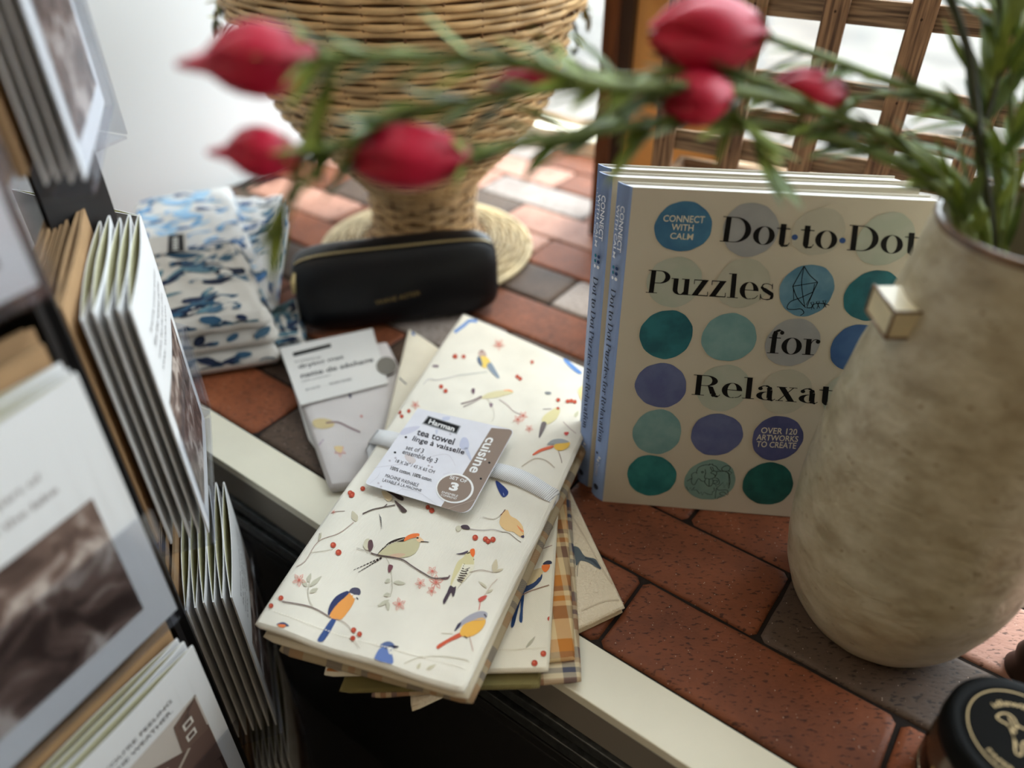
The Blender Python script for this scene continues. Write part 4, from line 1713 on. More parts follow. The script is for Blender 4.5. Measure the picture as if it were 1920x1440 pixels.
# branches
pr.line([(70, 745), (150, 640), (220, 545), (330, 480), (420, 345), (560, 290), (660, 215)], 5, (176, 156, 144)); pr.line([(420, 345), (430, 290)], 5, (150, 130, 120)); pr.line([(230, 540), (240, 480)], 5, (120, 96, 90))
pr.line([(385, 210), (440, 180), (470, 170)], 6, DK); pr.line([(470, 170), (530, 145), (600, 140)], 4, (168, 150, 140)); pr.leafm(680, 210, 650, 140, 42, (198, 190, 166)); pr.leafm(425, 340, 440, 285, 18, (188, 182, 158))
for a in range(6):
    pr.line([(462, 172), (462 + 14 * cos(a), 172 + 14 * sin(a))], 6, (62, 50, 48), sm=False)
pr.flower(523, 146, 16); pr.line([(370, 420), (450, 410), (520, 398)], 3, (186, 176, 158))
pr.berry(522, 370, 19); pr.berry(558, 420, 20); pr.berry(637, 18, 17); pr.berry(650, 34, 15); pr.berry(1187, 137, 18); pr.berry(1160, 115, 15); pr.berry(1480, 320, 19); pr.berry(1550, 330, 18); pr.berry(1568, 345, 17); pr.berry(1600, 333, 18)
pr.line([(720, 160), (790, 130), (860, 115), (885, 95)], 7, (96, 82, 78)); pr.line([(860, 115), (940, 100)], 6, (96, 82, 78))
pr.poly([(850, 5), (900, 20), (920, 60), (890, 75), (860, 40)], (226, 206, 168)); pr.poly([(880, 5), (985, 40), (992, 70), (960, 62), (930, 40)], (72, 58, 56)); pr.poly([(935, 72), (960, 85), (1020, 140), (990, 150), (965, 120)], (84, 70, 68))
# red-capped bird on the long branch
pr.line([(680, 390), (740, 410), (800, 430)], 4, (168, 160, 148)); pr.line([(775, 425), (830, 440), (900, 450), (990, 470), (1050, 510), (1130, 560), (1200, 595), (1300, 590)], 8, (92, 76, 76))
pr.poly([(725, 370), (740, 335), (765, 330), (770, 375), (755, 405), (735, 395)], (206, 200, 176)); pr.poly([(760, 345), (783, 338), (792, 380), (772, 415), (756, 390)], (100, 76, 80))
for k in range(2):
    for i in range(9):
        t0 = i / 9
        x0, y0 = 848 - 195 * t0 + k * 35 * t0, 452 + (88 + k * 10) * t0
        pr.line([(x0, y0 + k * 6), (x0 - 15, y0 + 8 + k * 6)], 9 - 6 * t0, (52, 42, 42), sm=False)
pr.poly([(822, 438), (870, 388), (940, 350), (1010, 330), (1085, 330), (1105, 350), (1092, 400), (1050, 440), (970, 455), (880, 446)], (198, 190, 154))
pr.poly([(900, 440), (960, 425), (1010, 432), (960, 455)], (206, 176, 150)); pr.poly([(818, 436), (850, 395), (900, 350), (960, 325), (1012, 318), (1005, 345), (930, 352), (870, 388)], (58, 48, 44))
for i in range(7):
    pr.line([(860 + i * 20, 388 - i * 9), (880 + i * 20, 368 - i * 7)], 3, (214, 206, 186), sm=False)
pr.poly([(1000, 345), (1012, 315), (1050, 295), (1098, 292), (1098, 312), (1045, 326)], (232, 124, 68)); pr.poly([(1085, 312), (1105, 315), (1135, 343), (1105, 350), (1086, 340)], (232, 196, 156)); pr.line([(1112, 347), (1140, 347), (1166, 350)], 5, (50, 46, 52)); pr.berry(1090, 322, 1)
pr.poly([(1085, 318), (1097, 318), (1097, 327), (1086, 327)], (46, 40, 40))
# blossom sprays
pr.line([(880, 460), (905, 510), (915, 580), (920, 660), (905, 720)], 4, (178, 172, 152)); pr.poly([(895, 505), (925, 510), (915, 540), (895, 555)], (120, 76, 84))
for a in ((905, 600, 870, 625), (930, 620, 1010, 630), (905, 700, 860, 712), (900, 740, 820, 785), (890, 750, 895, 812), (350, 620, 372, 560), (362, 650, 445, 580), (345, 650, 315, 610), (365, 690, 420, 662)):
    pr.leafm(*a, 26, (196, 192, 172))
pr.line([(385, 785), (360, 740), (352, 680), (365, 610)], 4, (178, 172, 152)); pr.flower(292, 607, 46); pr.flower(968, 770, 46, .8); pr.flower(1110, 628, 38, .5); pr.flower(1190, 545, 36); pr.flower(1215, 620, 50, 1); pr.flower(1185, 680, 34); pr.line([(1215, 600), (1205, 650), (1185, 690)], 4, (214, 130, 116))
# barred bird hanging upright
pr.poly([(1395, 455), (1425, 420), (1455, 410), (1472, 455), (1472, 520), (1432, 582), (1372, 640), (1332, 690), (1312, 645), (1330, 560), (1360, 485)], (216, 206, 160))
pr.poly([(1410, 470), (1460, 450), (1474, 470), (1470, 525), (1430, 585), (1375, 640), (1335, 690), (1318, 655), (1345, 590), (1380, 530)], (232, 226, 206))
for i in range(9):
    t0 = i / 9
    pr.line([(1412 - 62 * t0, 480 + 140 * t0), (1440 - 62 * t0, 487 + 138 * t0), (1472 - 88 * t0, 465 + 165 * t0)], 8, (66, 52, 46))
    if i > 3:
        pr.line([(1395 - 70 * (t0 - .4), 555 + 120 * (t0 - .4)), (1430 - 80 * (t0 - .4), 560 + 130 * (t0 - .4))], 6, (66, 52, 46), sm=False)
pr.poly([(1447, 402), (1472, 395), (1478, 425), (1465, 452), (1448, 430)], (236, 116, 60)); pr.poly([(1350, 430), (1390, 422), (1430, 408), (1425, 424), (1390, 433)], (84, 74, 88)); pr.line([(1425, 428), (1445, 420)], 6, (50, 44, 44), sm=False)
pr.poly([(1310, 645), (1335, 655), (1350, 650), (1345, 690), (1330, 720), (1318, 690), (1300, 720), (1272, 768), (1263, 745), (1290, 690)], (78, 66, 76))
pr.line([(1250, 598), (1290, 598), (1308, 575)], 8, (110, 84, 88)); pr.line([(1440, 555), (1510, 538), (1560, 545), (1600, 555)], 4, (170, 150, 134)); pr.leafm(1605, 555, 1622, 465, 40, (202, 190, 162)); pr.leafm(1610, 552, 1670, 530, 16, (202, 190, 162))
pr.line([(1630, 600), (1590, 640), (1550, 700), (1520, 740)], 4, (200, 180, 160)); pr.leafm(1560, 660, 1505, 615, 16, (204, 196, 172)); pr.leafm(1560, 690, 1600, 670, 14, (204, 196, 172)); pr.poly([(1500, 735), (1530, 715), (1560, 712), (1540, 740), (1510, 752)], (200, 92, 82)); pr.line([(1515, 750), (1510, 780), (1505, 808)], 5, (216, 120, 106))
pr.line([(1445, 262), (1530, 270), (1600, 265), (1660, 280)], 4, (170, 160, 156)); pr.poly([(1382, 245), (1400, 235), (1430, 238), (1445, 262), (1420, 265), (1395, 258)], (78, 66, 74)); pr.poly([(1350, 250), (1375, 240), (1385, 262), (1360, 280)], (206, 200, 178))
pr.line([(1530, 180), (1600, 195), (1650, 170)], 4, (196, 186, 172))
# blue and orange bird
pr.line([(178, 752), (265, 765), (360, 785), (430, 815), (505, 862)], 7, (110, 86, 84)); pr.line([(540, 868), (600, 895), (640, 935)], 4, (170, 150, 136)); pr.line([(655, 1000), (680, 1040), (700, 1070)], 3, (176, 160, 144))
pr.berry(170, 728, 17); pr.berry(103, 780, 16); pr.berry(660, 945, 18); pr.berry(700, 972, 17); pr.berry(655, 1000, 17)
pr.poly([(510, 868), (542, 868), (520, 920), (480, 985), (448, 1022), (415, 1010), (455, 945)], (66, 88, 140))
pr.poly([(485, 835), (500, 770), (545, 712), (610, 680), (628, 690), (600, 730), (540, 790), (505, 835)], (58, 66, 104))
pr.poly([(500, 838), (540, 775), (600, 722), (640, 690), (668, 720), (656, 765), (620, 820), (572, 872), (512, 862)], (234, 160, 86))
pr.poly([(628, 690), (640, 665), (668, 655), (700, 665), (706, 695), (685, 712), (650, 700)], (86, 84, 104)); pr.poly([(636, 690), (655, 698), (692, 708), (690, 722), (665, 730), (645, 712)], (240, 232, 218)); pr.line([(672, 715), (690, 735)], 7, (60, 56, 72), sm=False)
# yellow bird at the lower right
pr.poly([(1225, 1045), (1300, 1000), (1380, 958), (1388, 985), (1300, 1026), (1230, 1070)], (208, 98, 72)); pr.poly([(1378, 975), (1395, 915), (1450, 880), (1535, 860), (1548, 895), (1512, 950), (1445, 988)], (236, 180, 84))
pr.poly([(1340, 952), (1372, 895), (1440, 842), (1515, 815), (1560, 828), (1545, 870), (1460, 880), (1392, 912)], (170, 168, 178)); pr.poly([(1340, 952), (1360, 905), (1385, 890), (1375, 920)], (70, 66, 84)); pr.line([(1540, 835), (1556, 856)], 8, (56, 52, 64), sm=False); pr.line([(1405, 985), (1425, 998)], 8, (70, 60, 56), sm=False)
pr.line([(1440, 985), (1455, 1040), (1465, 1085)], 4, (190, 150, 130)); pr.line([(1000, 1170), (1100, 1130), (1250, 1120), (1400, 1140), (1440, 1160)], 5, (196, 188, 166)); pr.line([(1250, 965), (1330, 965)], 4, (196, 186, 164), sm=False)
pr.leafm(1090, 1205, 1110, 1165, 22, (206, 198, 170)); pr.leafm(1150, 1210, 1215, 1175, 20, (206, 198, 170))
# blue jay at the hem
pr.poly([(798, 1150), (822, 1085), (850, 1060), (880, 1070), (912, 1095), (928, 1150), (915, 1172), (860, 1160)], (106, 128, 184)); pr.poly([(838, 1050), (868, 1025), (908, 1022), (936, 1048), (915, 1080), (880, 1072)], (92, 108, 150)); pr.poly([(890, 1060), (920, 1065), (925, 1100), (900, 1105)], (226, 222, 212)); pr.poly([(930, 1048), (966, 1055), (930, 1068)], (60, 58, 74)); pr.line([(872, 1070), (900, 1055), (930, 1050)], 7, (50, 50, 66))
# small head at the folded edge
pr.poly([(140, 905), (185, 890), (225, 915), (190, 915)], (64, 80, 116)); pr.poly([(150, 905), (200, 908), (190, 925), (160, 922)], (234, 130, 76))
# waxwing at the right edge
pr = Print(m2, top1, 840, 880, 3.428)
pr.poly([(332, 330), (350, 285), (382, 262), (402, 300), (445, 325), (480, 370), (488, 430), (470, 440), (420, 405), (372, 395), (336, 360)], (226, 190, 138)); pr.poly([(400, 355), (430, 375), (470, 400), (490, 432), (478, 442), (440, 410)], (66, 60, 84)); pr.poly([(440, 350), (476, 370), (486, 405), (460, 390)], (228, 140, 92)); pr.line([(330, 302), (350, 285), (368, 260)], 6, (110, 62, 52))
pr.poly([(305, 80), (330, 85), (388, 145), (360, 182), (330, 150)], (52, 68, 128)); pr.line([(335, 100), (360, 170)], 3, (190, 200, 226), sm=False)
pr.line([(345, 405), (390, 410), (440, 450), (470, 470)], 4, (150, 140, 130))
# far half, seen small
pr = Print(m2, top1, 780, 580, 4.5)
pr.line([(325, 195), (400, 140), (450, 100), (500, 100), (560, 115)], 26, (108, 146, 204)); pr.poly([(1240, 425), (1275, 425), (1340, 480), (1400, 535), (1365, 545), (1290, 485)], (108, 146, 204))
pr.poly([(525, 370), (550, 345), (585, 362), (592, 400), (545, 412)], (196, 170, 160)); pr.poly([(540, 352), (566, 345), (560, 362)], (120, 70, 76)); pr.poly([(540, 400), (592, 402), (630, 450), (600, 492), (560, 490), (538, 450)], (236, 204, 110)); pr.poly([(518, 412), (540, 402), (562, 470), (545, 478), (522, 445)], (104, 118, 140)); pr.poly([(598, 485), (630, 450), (670, 510), (704, 575), (680, 578)], (140, 152, 166))
pr.poly([(548, 752), (600, 712), (700, 688), (800, 690), (815, 708), (700, 742), (600, 755)], (216, 206, 166)); pr.poly([(712, 694), (760, 680), (802, 684), (812, 700), (725, 708)], (240, 158, 100)); pr.line([(555, 735), (470, 775), (380, 800)], 12, (140, 122, 120)); pr.line([(555, 745), (480, 790), (400, 825)], 7, (140, 122, 120)); pr.line([(700, 765), (760, 800), (820, 860), (885, 890)], 6, (176, 156, 154))
pr.poly([(470, 675), (495, 672), (492, 712), (475, 712)], (110, 84, 96)); pr.line([(600, 760), (640, 810), (660, 900), (640, 950)], 4, (196, 190, 180)); pr.poly([(620, 795), (650, 800), (632, 832)], (140, 120, 130))
pr.poly([(1062, 950), (1080, 900), (1150, 850), (1200, 828), (1216, 862), (1180, 930), (1112, 972)], (222, 212, 164)); pr.berry(1198, 838, 13); pr.poly([(1060, 958), (1102, 970), (1050, 1078), (1036, 1070)], (120, 112, 112)); pr.line([(1070, 845), (1140, 842)], 5, (150, 140, 140), sm=False)
pr.poly([(985, 1225), (1050, 1180), (1150, 1152), (1152, 1172), (1060, 1202), (998, 1232)], (222, 112, 84)); pr.poly([(1178, 1140), (1292, 1122), (1280, 1170), (1215, 1196), (1168, 1175)], (236, 192, 92)); pr.poly([(1108, 1145), (1150, 1105), (1230, 1096), (1292, 1124), (1200, 1136)], (160, 164, 166)); pr.line([(1200, 1196), (1222, 1260), (1230, 1300)], 5, (150, 130, 120)); pr.line([(890, 1330), (1000, 1262), (1100, 1280), (1170, 1340)], 5, (176, 160, 140))
pr.poly([(1368, 690), (1400, 650), (1430, 640), (1435, 760), (1400, 780)], (236, 214, 156)); pr.poly([(1090, 700), (1130, 700), (1140, 715), (1100, 720)], (130, 134, 140))
for x, y, r in ((330, 400, 20), (402, 402, 17), (212, 655, 18), (250, 692, 18), (855, 570, 16), (880, 588, 16), (1200, 768, 17), (1280, 780, 17), (1310, 776, 17), (1340, 784, 17), (980, 448, 14)):
    pr.berry(x, y, r)
pr.flower(700, 300, 50); pr.flower(860, 935, 42); pr.flower(955, 1010, 36); pr.flower(905, 900, 40); pr.line([(350, 560), (480, 545), (600, 530)], 6, (186, 188, 184)); pr.line([(140, 480), (190, 482)], 18, (120, 96, 110), sm=False); pr.line([(60, 640), (110, 590), (180, 600), (350, 560)], 5, (196, 190, 190))
pr.leafm(1340, 910, 1370, 860, 30, (206, 204, 176)); pr.line([(1240, 950), (1300, 1010), (1350, 1050)], 5, (180, 160, 156)); pr.poly([(1250, 1040), (1290, 1040), (1275, 1065), (1255, 1060)], (200, 84, 80)); pr.berry(-60, 860, 16); pr.berry(-120, 905, 16)
# blue long tail left of the ribbon
pr = Print(m2, top1, 660, 740, 4.8)
pr.poly([(150, 450), (215, 440), (150, 520), (60, 600), (0, 645), (-20, 630), (60, 560)], (62, 96, 150)); pr.poly([(190, 445), (220, 445), (150, 540), (80, 625), (60, 620), (120, 540)], (72, 106, 158))
pr.berry(97, 848, 22); pr.berry(5, 895, 20); pr.berry(-10, 915, 16); pr.berry(362, 200, 18); pr.berry(428, 160, 18)
pr.flower(570, 95, 42)
m2.build('bird_towel', S1)

# ribbon round the top set
rib = mat('ribbon_white', (236, 236, 236), 0.8)
rib_n = rib.node_tree
_tc = rib_n.nodes.new('ShaderNodeTexCoord')
_w = rib_n.nodes.new('ShaderNodeTexWave')
_w.inputs['Scale'].default_value = 210
_m = rib_n.nodes.new('ShaderNodeMapping')
_m.inputs['Rotation'].default_value = (0, 0, radians(38))
_r = rib_n.nodes.new('ShaderNodeValToRGB')
_r.color_ramp.elements[0].color = (*srgb((172, 172, 174)), 1)
_r.color_ramp.elements[0].position = .15
_r.color_ramp.elements[1].color = (*srgb((240, 240, 240)), 1)
_r.color_ramp.elements[1].position = .5
rib_n.links.new(_tc.outputs['Object'], _m.inputs['Vector'])
rib_n.links.new(_m.outputs['Vector'], _w.inputs['Vector'])
rib_n.links.new(_w.outputs['Fac'], _r.inputs['Fac'])
rib_n.links.new(_r.outputs['Color'], rib_n.nodes['Principled BSDF'].inputs['Base Color'])
rb = MB()


def rib_strip(L0, L1, lifts, n=14):
    """strip between two pixel polylines on the towel"""
    a, b2 = smooth2(L0, n), smooth2(L1, n)
    pa = [on_surface(top1, x, y, .0011)[0] for x, y in a]
    pb = [on_surface(top1, x, y, .0011)[0] for x, y in b2]
    m = len(pa)
    for i in range(m):
        l = lifts(i / (m - 1))
        pa[i] += Vector((0, 0, l))
        pb[i] += Vector((0, 0, l))
    k = rb.m(rib)
    s = rb.add(pa + pb + [p - Vector((0, 0, .0006)) for p in pa] + [p - Vector((0, 0, .0006)) for p in pb])
    for i in range(m - 1):
        rb.face((s + m + i, s + m + i + 1, s + i + 1, s + i), k, smooth=True)
        rb.face((s + 2 * m + i, s + 2 * m + i + 1, s + 3 * m + i + 1, s + 3 * m + i), k, smooth=True)
        rb.face((s + i, s + i + 1, s + 2 * m + i + 1, s + 2 * m + i), k)
        rb.face((s + m + i + 1, s + m + i, s + 3 * m + i, s + 3 * m + i + 1), k)
    return pa, pb


def c1(x, y):
    return (660 + x / 4.8, 740 + y / 4.8)


rib_strip([c1(200, 322), c1(340, 340), c1(520, 392)], [c1(100, 438), c1(250, 465), c1(410, 522)], lambda t2: .002 * t2)
rb.build('ribbon', S1)
rb = MB()
pa, pb = rib_strip([c1(1200, 622), c1(1400, 652), c1(1600, 720), c1(1800, 838)], [c1(1150, 742), c1(1330, 778), c1(1520, 845), c1(1725, 950)], lambda t2: .002 * (1 - t2))
k = rb.m(rib)
dwn = [Vector((0, 0, -.0)), Vector((.0045, -.0015, -.0012)), Vector((.0065, -.002, -.005)), Vector((.0065, -.002, -.012)), Vector((.004, -.001, -.022))]
ids = [rb.add([pa[-1] + d2, pb[-1] + d2]) for d2 in dwn]
for i in range(4):
    rb.face((ids[i], ids[i] + 1, ids[i + 1] + 1, ids[i + 1]), k, smooth=True)
rb.build('ribbon', S1)

# cardboard tag
tagw = mat('tag_card_white', (226, 226, 234), 0.4, vary=0.03, vscale=60)
tagb = mat('tag_card_brown', (138, 118, 104), 0.4)
tb = MB()
tz = .0590
TN = (gp(780, 850, .0555) - gp(780, 850, .0555))


def tp3(x, y, lift=0.0):
    """crop (660,740 x4.8) to the tag plane, which rises a little towards its right end"""
    px_, py_ = 660 + x / 4.8, 740 + y / 4.8
    P0 = gp(690, 905, .0525)
    P1 = gp(870, 955, .0545)
    P2 = gp(780, 770, .0580)
    n2 = (P1 - P0).cross(P2 - P0).normalized()
    if n2.z < 0:
        n2 = -n2
    return plane_hit(px_, py_, P0, n2) + n2 * lift


def rcorner(a, b2, c, r, n=6):
    """rounded corner at b"""
    a, b2, c = Vector(a), Vector(b2), Vector(c)
    p, q = b2 + (a - b2).normalized() * r, b2 + (c - b2).normalized() * r
    return [tuple((1 - t2) ** 2 * p + 2 * t2 * (1 - t2) * b2 + t2 * t2 * q) for t2 in [i / n for i in range(n + 1)]]


TLc, TRc, BRc, BLc = (592, 122), (1462, 318), (1045, 1082), (112, 800)
outl = [TLc] + rcorner(TLc, TRc, BRc, 45) + rcorner(TRc, BRc, BLc, 95) + rcorner(BRc, BLc, TLc, 40)
n = len(outl)
kk = tb.m(tagw)
s0 = tb.add([tp3(x, y, 0) for x, y in outl] + [tp3(x, y, -.0005) for x, y in outl])
up_face = [s0 + i for i in range(n)][::-1]
tb.face(up_face, kk)
tb.face([s0 + n + i for i in range(n)], kk)
for i in range(n):
    j = (i + 1) % n
    tb.face((s0 + i, s0 + j, s0 + n + j, s0 + n + i), kk)


def tpoly(pts, m2_, lift):
    tb.poly([tp3(x, y, lift) for x, y in pts], m2_)


tpoly([(1255, 300)] + rcorner((592, 122), (1455, 322), (1045, 1082), 45) + rcorner((1455, 322), (1040, 1076), (800, 1020), 95) + [(800, 1012), (832, 962), (1000, 712)], tagb, .00015)
# faint printed birds and twigs
for P, c in (([(430, 350), (480, 300), (610, 285), (560, 330), (470, 362)], (206, 206, 222)), ([(975, 420), (1000, 385), (1040, 400), (1052, 470), (1010, 500), (970, 470)], (196, 200, 222)),
             ([(1010, 490), (1040, 480), (1075, 580), (1060, 585)], (200, 204, 222)), ([(475, 545), (520, 540), (575, 590), (540, 625), (490, 590)], (214, 204, 204)),
             ([(815, 205), (880, 200), (870, 230), (820, 235)], (202, 206, 226)), ([(750, 320), (775, 320), (760, 360)], (204, 208, 224))):
    tpoly(smooth2(P, 4, True), flat(c), .00012)
for P in (((200, 660), (330, 640), (540, 620)), ((160, 800), (230, 740), (250, 700)), ((390, 890), (480, 830), (600, 790)), ((440, 850), (600, 880), (760, 990)), ((700, 560), (860, 540), (930, 640)), ((820, 720), (880, 700))):
    for q in stroke2(smooth2(P, 5), 3):
        tpoly(q, flat((208, 206, 214)), .00012)
for x, y in ((340, 595), (392, 570), (238, 797), (262, 828), (885, 357), (690, 640), (720, 652), (700, 610)):
    tpoly([(x + 11 * cos(a), y + 10 * sin(a)) for a in range(6)], flat((198, 192, 200)), .00012)
blk, wht, dgr = flat((26, 26, 28)), flat((240, 240, 240)), flat((58, 58, 66))
tpoly([(685, 190), (982, 284), (942, 358), (632, 262)], flat((150, 152, 156)), .0002)
tpoly([(692, 200), (968, 288), (936, 346), (645, 256)], blk, .00028)


def tt(txt, q, mm, bold=0.0, lift=.00032):
    put_text(tb, txt, [tp3(x, y, lift) for x, y in q], mm, bold)


tt('Harman', ((685, 262), (915, 334), (930, 290), (705, 220)), wht, .02)
tt('tea towel', ((578, 362), (910, 455), (932, 398), (600, 308)), dgr, .015)
tt('linge à vaisselle', ((532, 428), (1000, 555), (1022, 500), (562, 372)), dgr, .012)
tt('set of 3', ((480, 492), (636, 530), (654, 492), (498, 456)), dgr, 0)
tt('ensemble de 3', ((450, 532), (758, 620), (778, 578), (470, 494)), dgr, 0)
tt('18 X 26" / 45 X 65 CM', ((388, 610), (736, 712), (750, 684), (402, 582)), dgr, 0)
tt('100% cotton. 100% coton.', ((343, 674), (716, 786), (730, 756), (357, 644)), blk, .008)
tt('MACHINE WASHABLE', ((296, 742), (592, 832), (606, 804), (310, 714)), dgr, 0)
tt('LAVABLE À LA MACHINE', ((272, 782), (620, 876), (634, 848), (286, 748)), dgr, 0)
tt('cuisine', ((1215, 385), (1048, 692), (1140, 722), (1305, 395)), wht, .02)
tpoly([(926 + 170 * cos(a), 846 + 134 * sin(a)) for a in [i * pi / 24 for i in range(48)]], wht, .00034)
tpoly([(922 + 154 * cos(a), 846 + 120 * sin(a)) for a in [i * pi / 24 for i in range(48)]], tagb, .0004)
tt('SET OF', ((876, 758), (1030, 800), (1042, 772), (888, 730)), wht, .01, .00046)
tt('3', ((868, 860), (944, 878), (970, 802), (896, 788)), wht, .05, .00046)
tt('ENSEMBLE', ((806, 888), (950, 926), (958, 908), (814, 870)), wht, 0, .00046)
tt('COMPREND', ((798, 912), (938, 948), (945, 931), (804, 894)), wht, 0, .00046)
tpoly([(850, 1030), (1120, 940), (1122, 943), (852, 1034)], flat((176, 158, 146)), .0003)
for x, y in ((388, 522), (1160, 758), (486, 384), (1236, 614)):
    tpoly([(x + 12 * cos(a), y + 10 * sin(a)) for a in range(6)], blk, .0003)
tb.build('tag', S1)

# ================================================================== PACKED DRYING MAT BEHIND
DM = thing('packed_drying_mat', 'packed drying mat with white printed header card, left of the tea towels', 'drying mat', gp(660, 760, 0))
m2 = MB()
C4 = px_corners((622, 905, .012), (840, 880, .012), (722, 640, .014), (540, 672, .014))
tpm = slab(m2, C4, .012, cloth_mat('mat_white', (214, 208, 206), .1, vary=.03), bulge=.8)
pr = Print(m2, tpm, 500, 580, 4.5)
pr.poly([(390, 940), (470, 920), (560, 945), (560, 990), (470, 1010), (400, 990)], (204, 186, 142)); pr.line([(500, 960), (600, 955), (700, 1000), (790, 1040)], 14, (134, 108, 112)); pr.poly([(690, 715), (718, 725), (705, 755)], (96, 90, 104))
pr.flower(620, 1200, 50); pr.line([(440, 1150), (480, 1100)], 12, (180, 160, 176), sm=False); pr.poly([(570, 1160), (640, 1160), (630, 1210), (590, 1200)], (220, 196, 150)); pr.berry(800, 905, 10); pr.line([(650, 700), (800, 660), (1000, 610)], 6, (196, 180, 178))
m2.build('mat', DM)
m2 = MB()
kraft_w = mat('header_card', (222, 220, 216), .5)


def hd(x, y, l=0.0):
    return gp(500 + x / 4.5, 580 + y / 4.5, .0165 + l)


hc = [hd(285, 808), hd(1025, 622), hd(892, 160), hd(106, 325)]
s0 = m2.add([p for p in hc] + [p - Vector((0, 0, .0008)) for p in hc])
kk = m2.m(kraft_w)
m2.face((s0, s0 + 1, s0 + 2, s0 + 3), kk)
m2.face((s0 + 7, s0 + 6, s0 + 5, s0 + 4), kk)
for i in range(4):
    j = (i + 1) % 4
    m2.face((s0 + i, s0 + 4 + i, s0 + 4 + j, s0 + j), kk)
m2.poly([hd(*p, .0003) for p in ((228, 398), (545, 318), (538, 288), (218, 366))], blk)


def ht(txt, q, mm=None, bold=0.0):
    put_text(m2, txt, [hd(x, y, .0003) for x, y in q], mm or flat((90, 90, 92)), bold)


ht('drying mat', ((275, 512), (655, 422), (645, 382), (262, 468)), bold=.02)
ht('natte de séchage', ((292, 588), (905, 445), (895, 402), (282, 540)), bold=.02)
ht('cuisine', ((240, 450), (460, 410), (456, 392), (236, 432)))
ht('100% polyester', ((300, 620), (545, 560), (540, 545), (296, 604)))
ht('MACHINE WASHABLE', ((530, 640), (720, 596), (716, 576), (526, 620)))
ht('40 X 45 CM', ((330, 690), (450, 660), (446, 640), (326, 670)))
m2.build('header_card', DM)
m2 = MB()
bc = [gp(*p) for p in ((578, 822, .004), (640, 905, .004), (610, 700, .004), (527, 650, .004))]
s0 = m2.add(bc + [p - Vector((0, 0, .002)) for p in bc])
m2.face((s0, s0 + 1, s0 + 2, s0 + 3), m2.m(kraft_w))
m2.face((s0 + 7, s0 + 6, s0 + 5, s0 + 4), m2.m(kraft_w))
for i in range(4):
    j = (i + 1) % 4
    m2.face((s0 + i, s0 + 4 + i, s0 + 4 + j, s0 + j), m2.m(kraft_w))
m2.build('backing_card', DM)
m2 = MB()
g5 = [gp(500 + (1010 + 85 * cos(a)) / 4.5, 580 + (475 + 75 * sin(a)) / 4.5, .0172) for a in [i * pi / 12 for i in range(24)]]
m2.poly(g5, flat((120, 116, 108)))
m2.build('sticker', DM)

# ================================================================== GREETING CARD SPINNER
RC = Vector((-0.440, 0.342, 0))
CWID, CHGT = 0.127, 0.178
cardw = mat('card_white', (226, 226, 226), .55)
cardcream = mat('card_cream', (226, 222, 204), .6)
cardin = mat('card_inside', (206, 202, 168), .7)
kraft = mat('envelope_kraft', (168, 134, 96), .75, vary=.08, vscale=40)
rackm = mat('rack_black', (30, 28, 28), .45)
acr = bpy.data.materials.new('acrylic_clear')
acr.use_nodes = True
an = acr.node_tree
an.nodes.clear()
ao = an.nodes.new('ShaderNodeOutputMaterial')
am = an.nodes.new('ShaderNodeMixShader')
at_ = an.nodes.new('ShaderNodeBsdfTransparent')
at_.inputs['Color'].default_value = (.90, .91, .93, 1)
ag = an.nodes.new('ShaderNodeBsdfGlossy')
ag.inputs['Roughness'].default_value = .12
ag.inputs['Color'].default_value = (.9, .9, .95, 1)
am.inputs['Fac'].default_value = .09
an.links.new(at_.outputs[0], am.inputs[1])
an.links.new(ag.outputs[0], am.inputs[2])
an.links.new(am.outputs[0], ao.inputs['Surface'])


def sepia(name, scale):
    m = bpy.data.materials.new(name)
    m.use_nodes = True
    nt = m.node_tree
    b = nt.nodes['Principled BSDF']
    b.inputs['Roughness'].default_value = .5
    tc = nt.nodes.new('ShaderNodeTexCoord')
    n2 = nt.nodes.new('ShaderNodeTexNoise')
    n2.inputs['Scale'].default_value = scale
    n2.inputs['Detail'].default_value = 6
    n2.inputs['Distortion'].default_value = 1.2
    nt.links.new(tc.outputs['Object'], n2.inputs['Vector'])
    r = nt.nodes.new('ShaderNodeValToRGB')
    e = r.color_ramp.elements
    e[0].position = .36
    e[0].color = (*srgb((62, 46, 40)), 1)
    e[1].position = .66
    e[1].color = (*srgb((196, 182, 172)), 1)
    k = e.new(.52)
    k.color = (*srgb((118, 96, 86)), 1)
    nt.links.new(n2.outputs['Fac'], r.inputs['Fac'])
    nt.links.new(r.outputs['Color'], b.inputs['Base Color'])
    return m


sep1, sep2 = sepia('sepia_photo', 34), sepia('sepia_photo_fine', 60)
sk = flat((70, 62, 60))


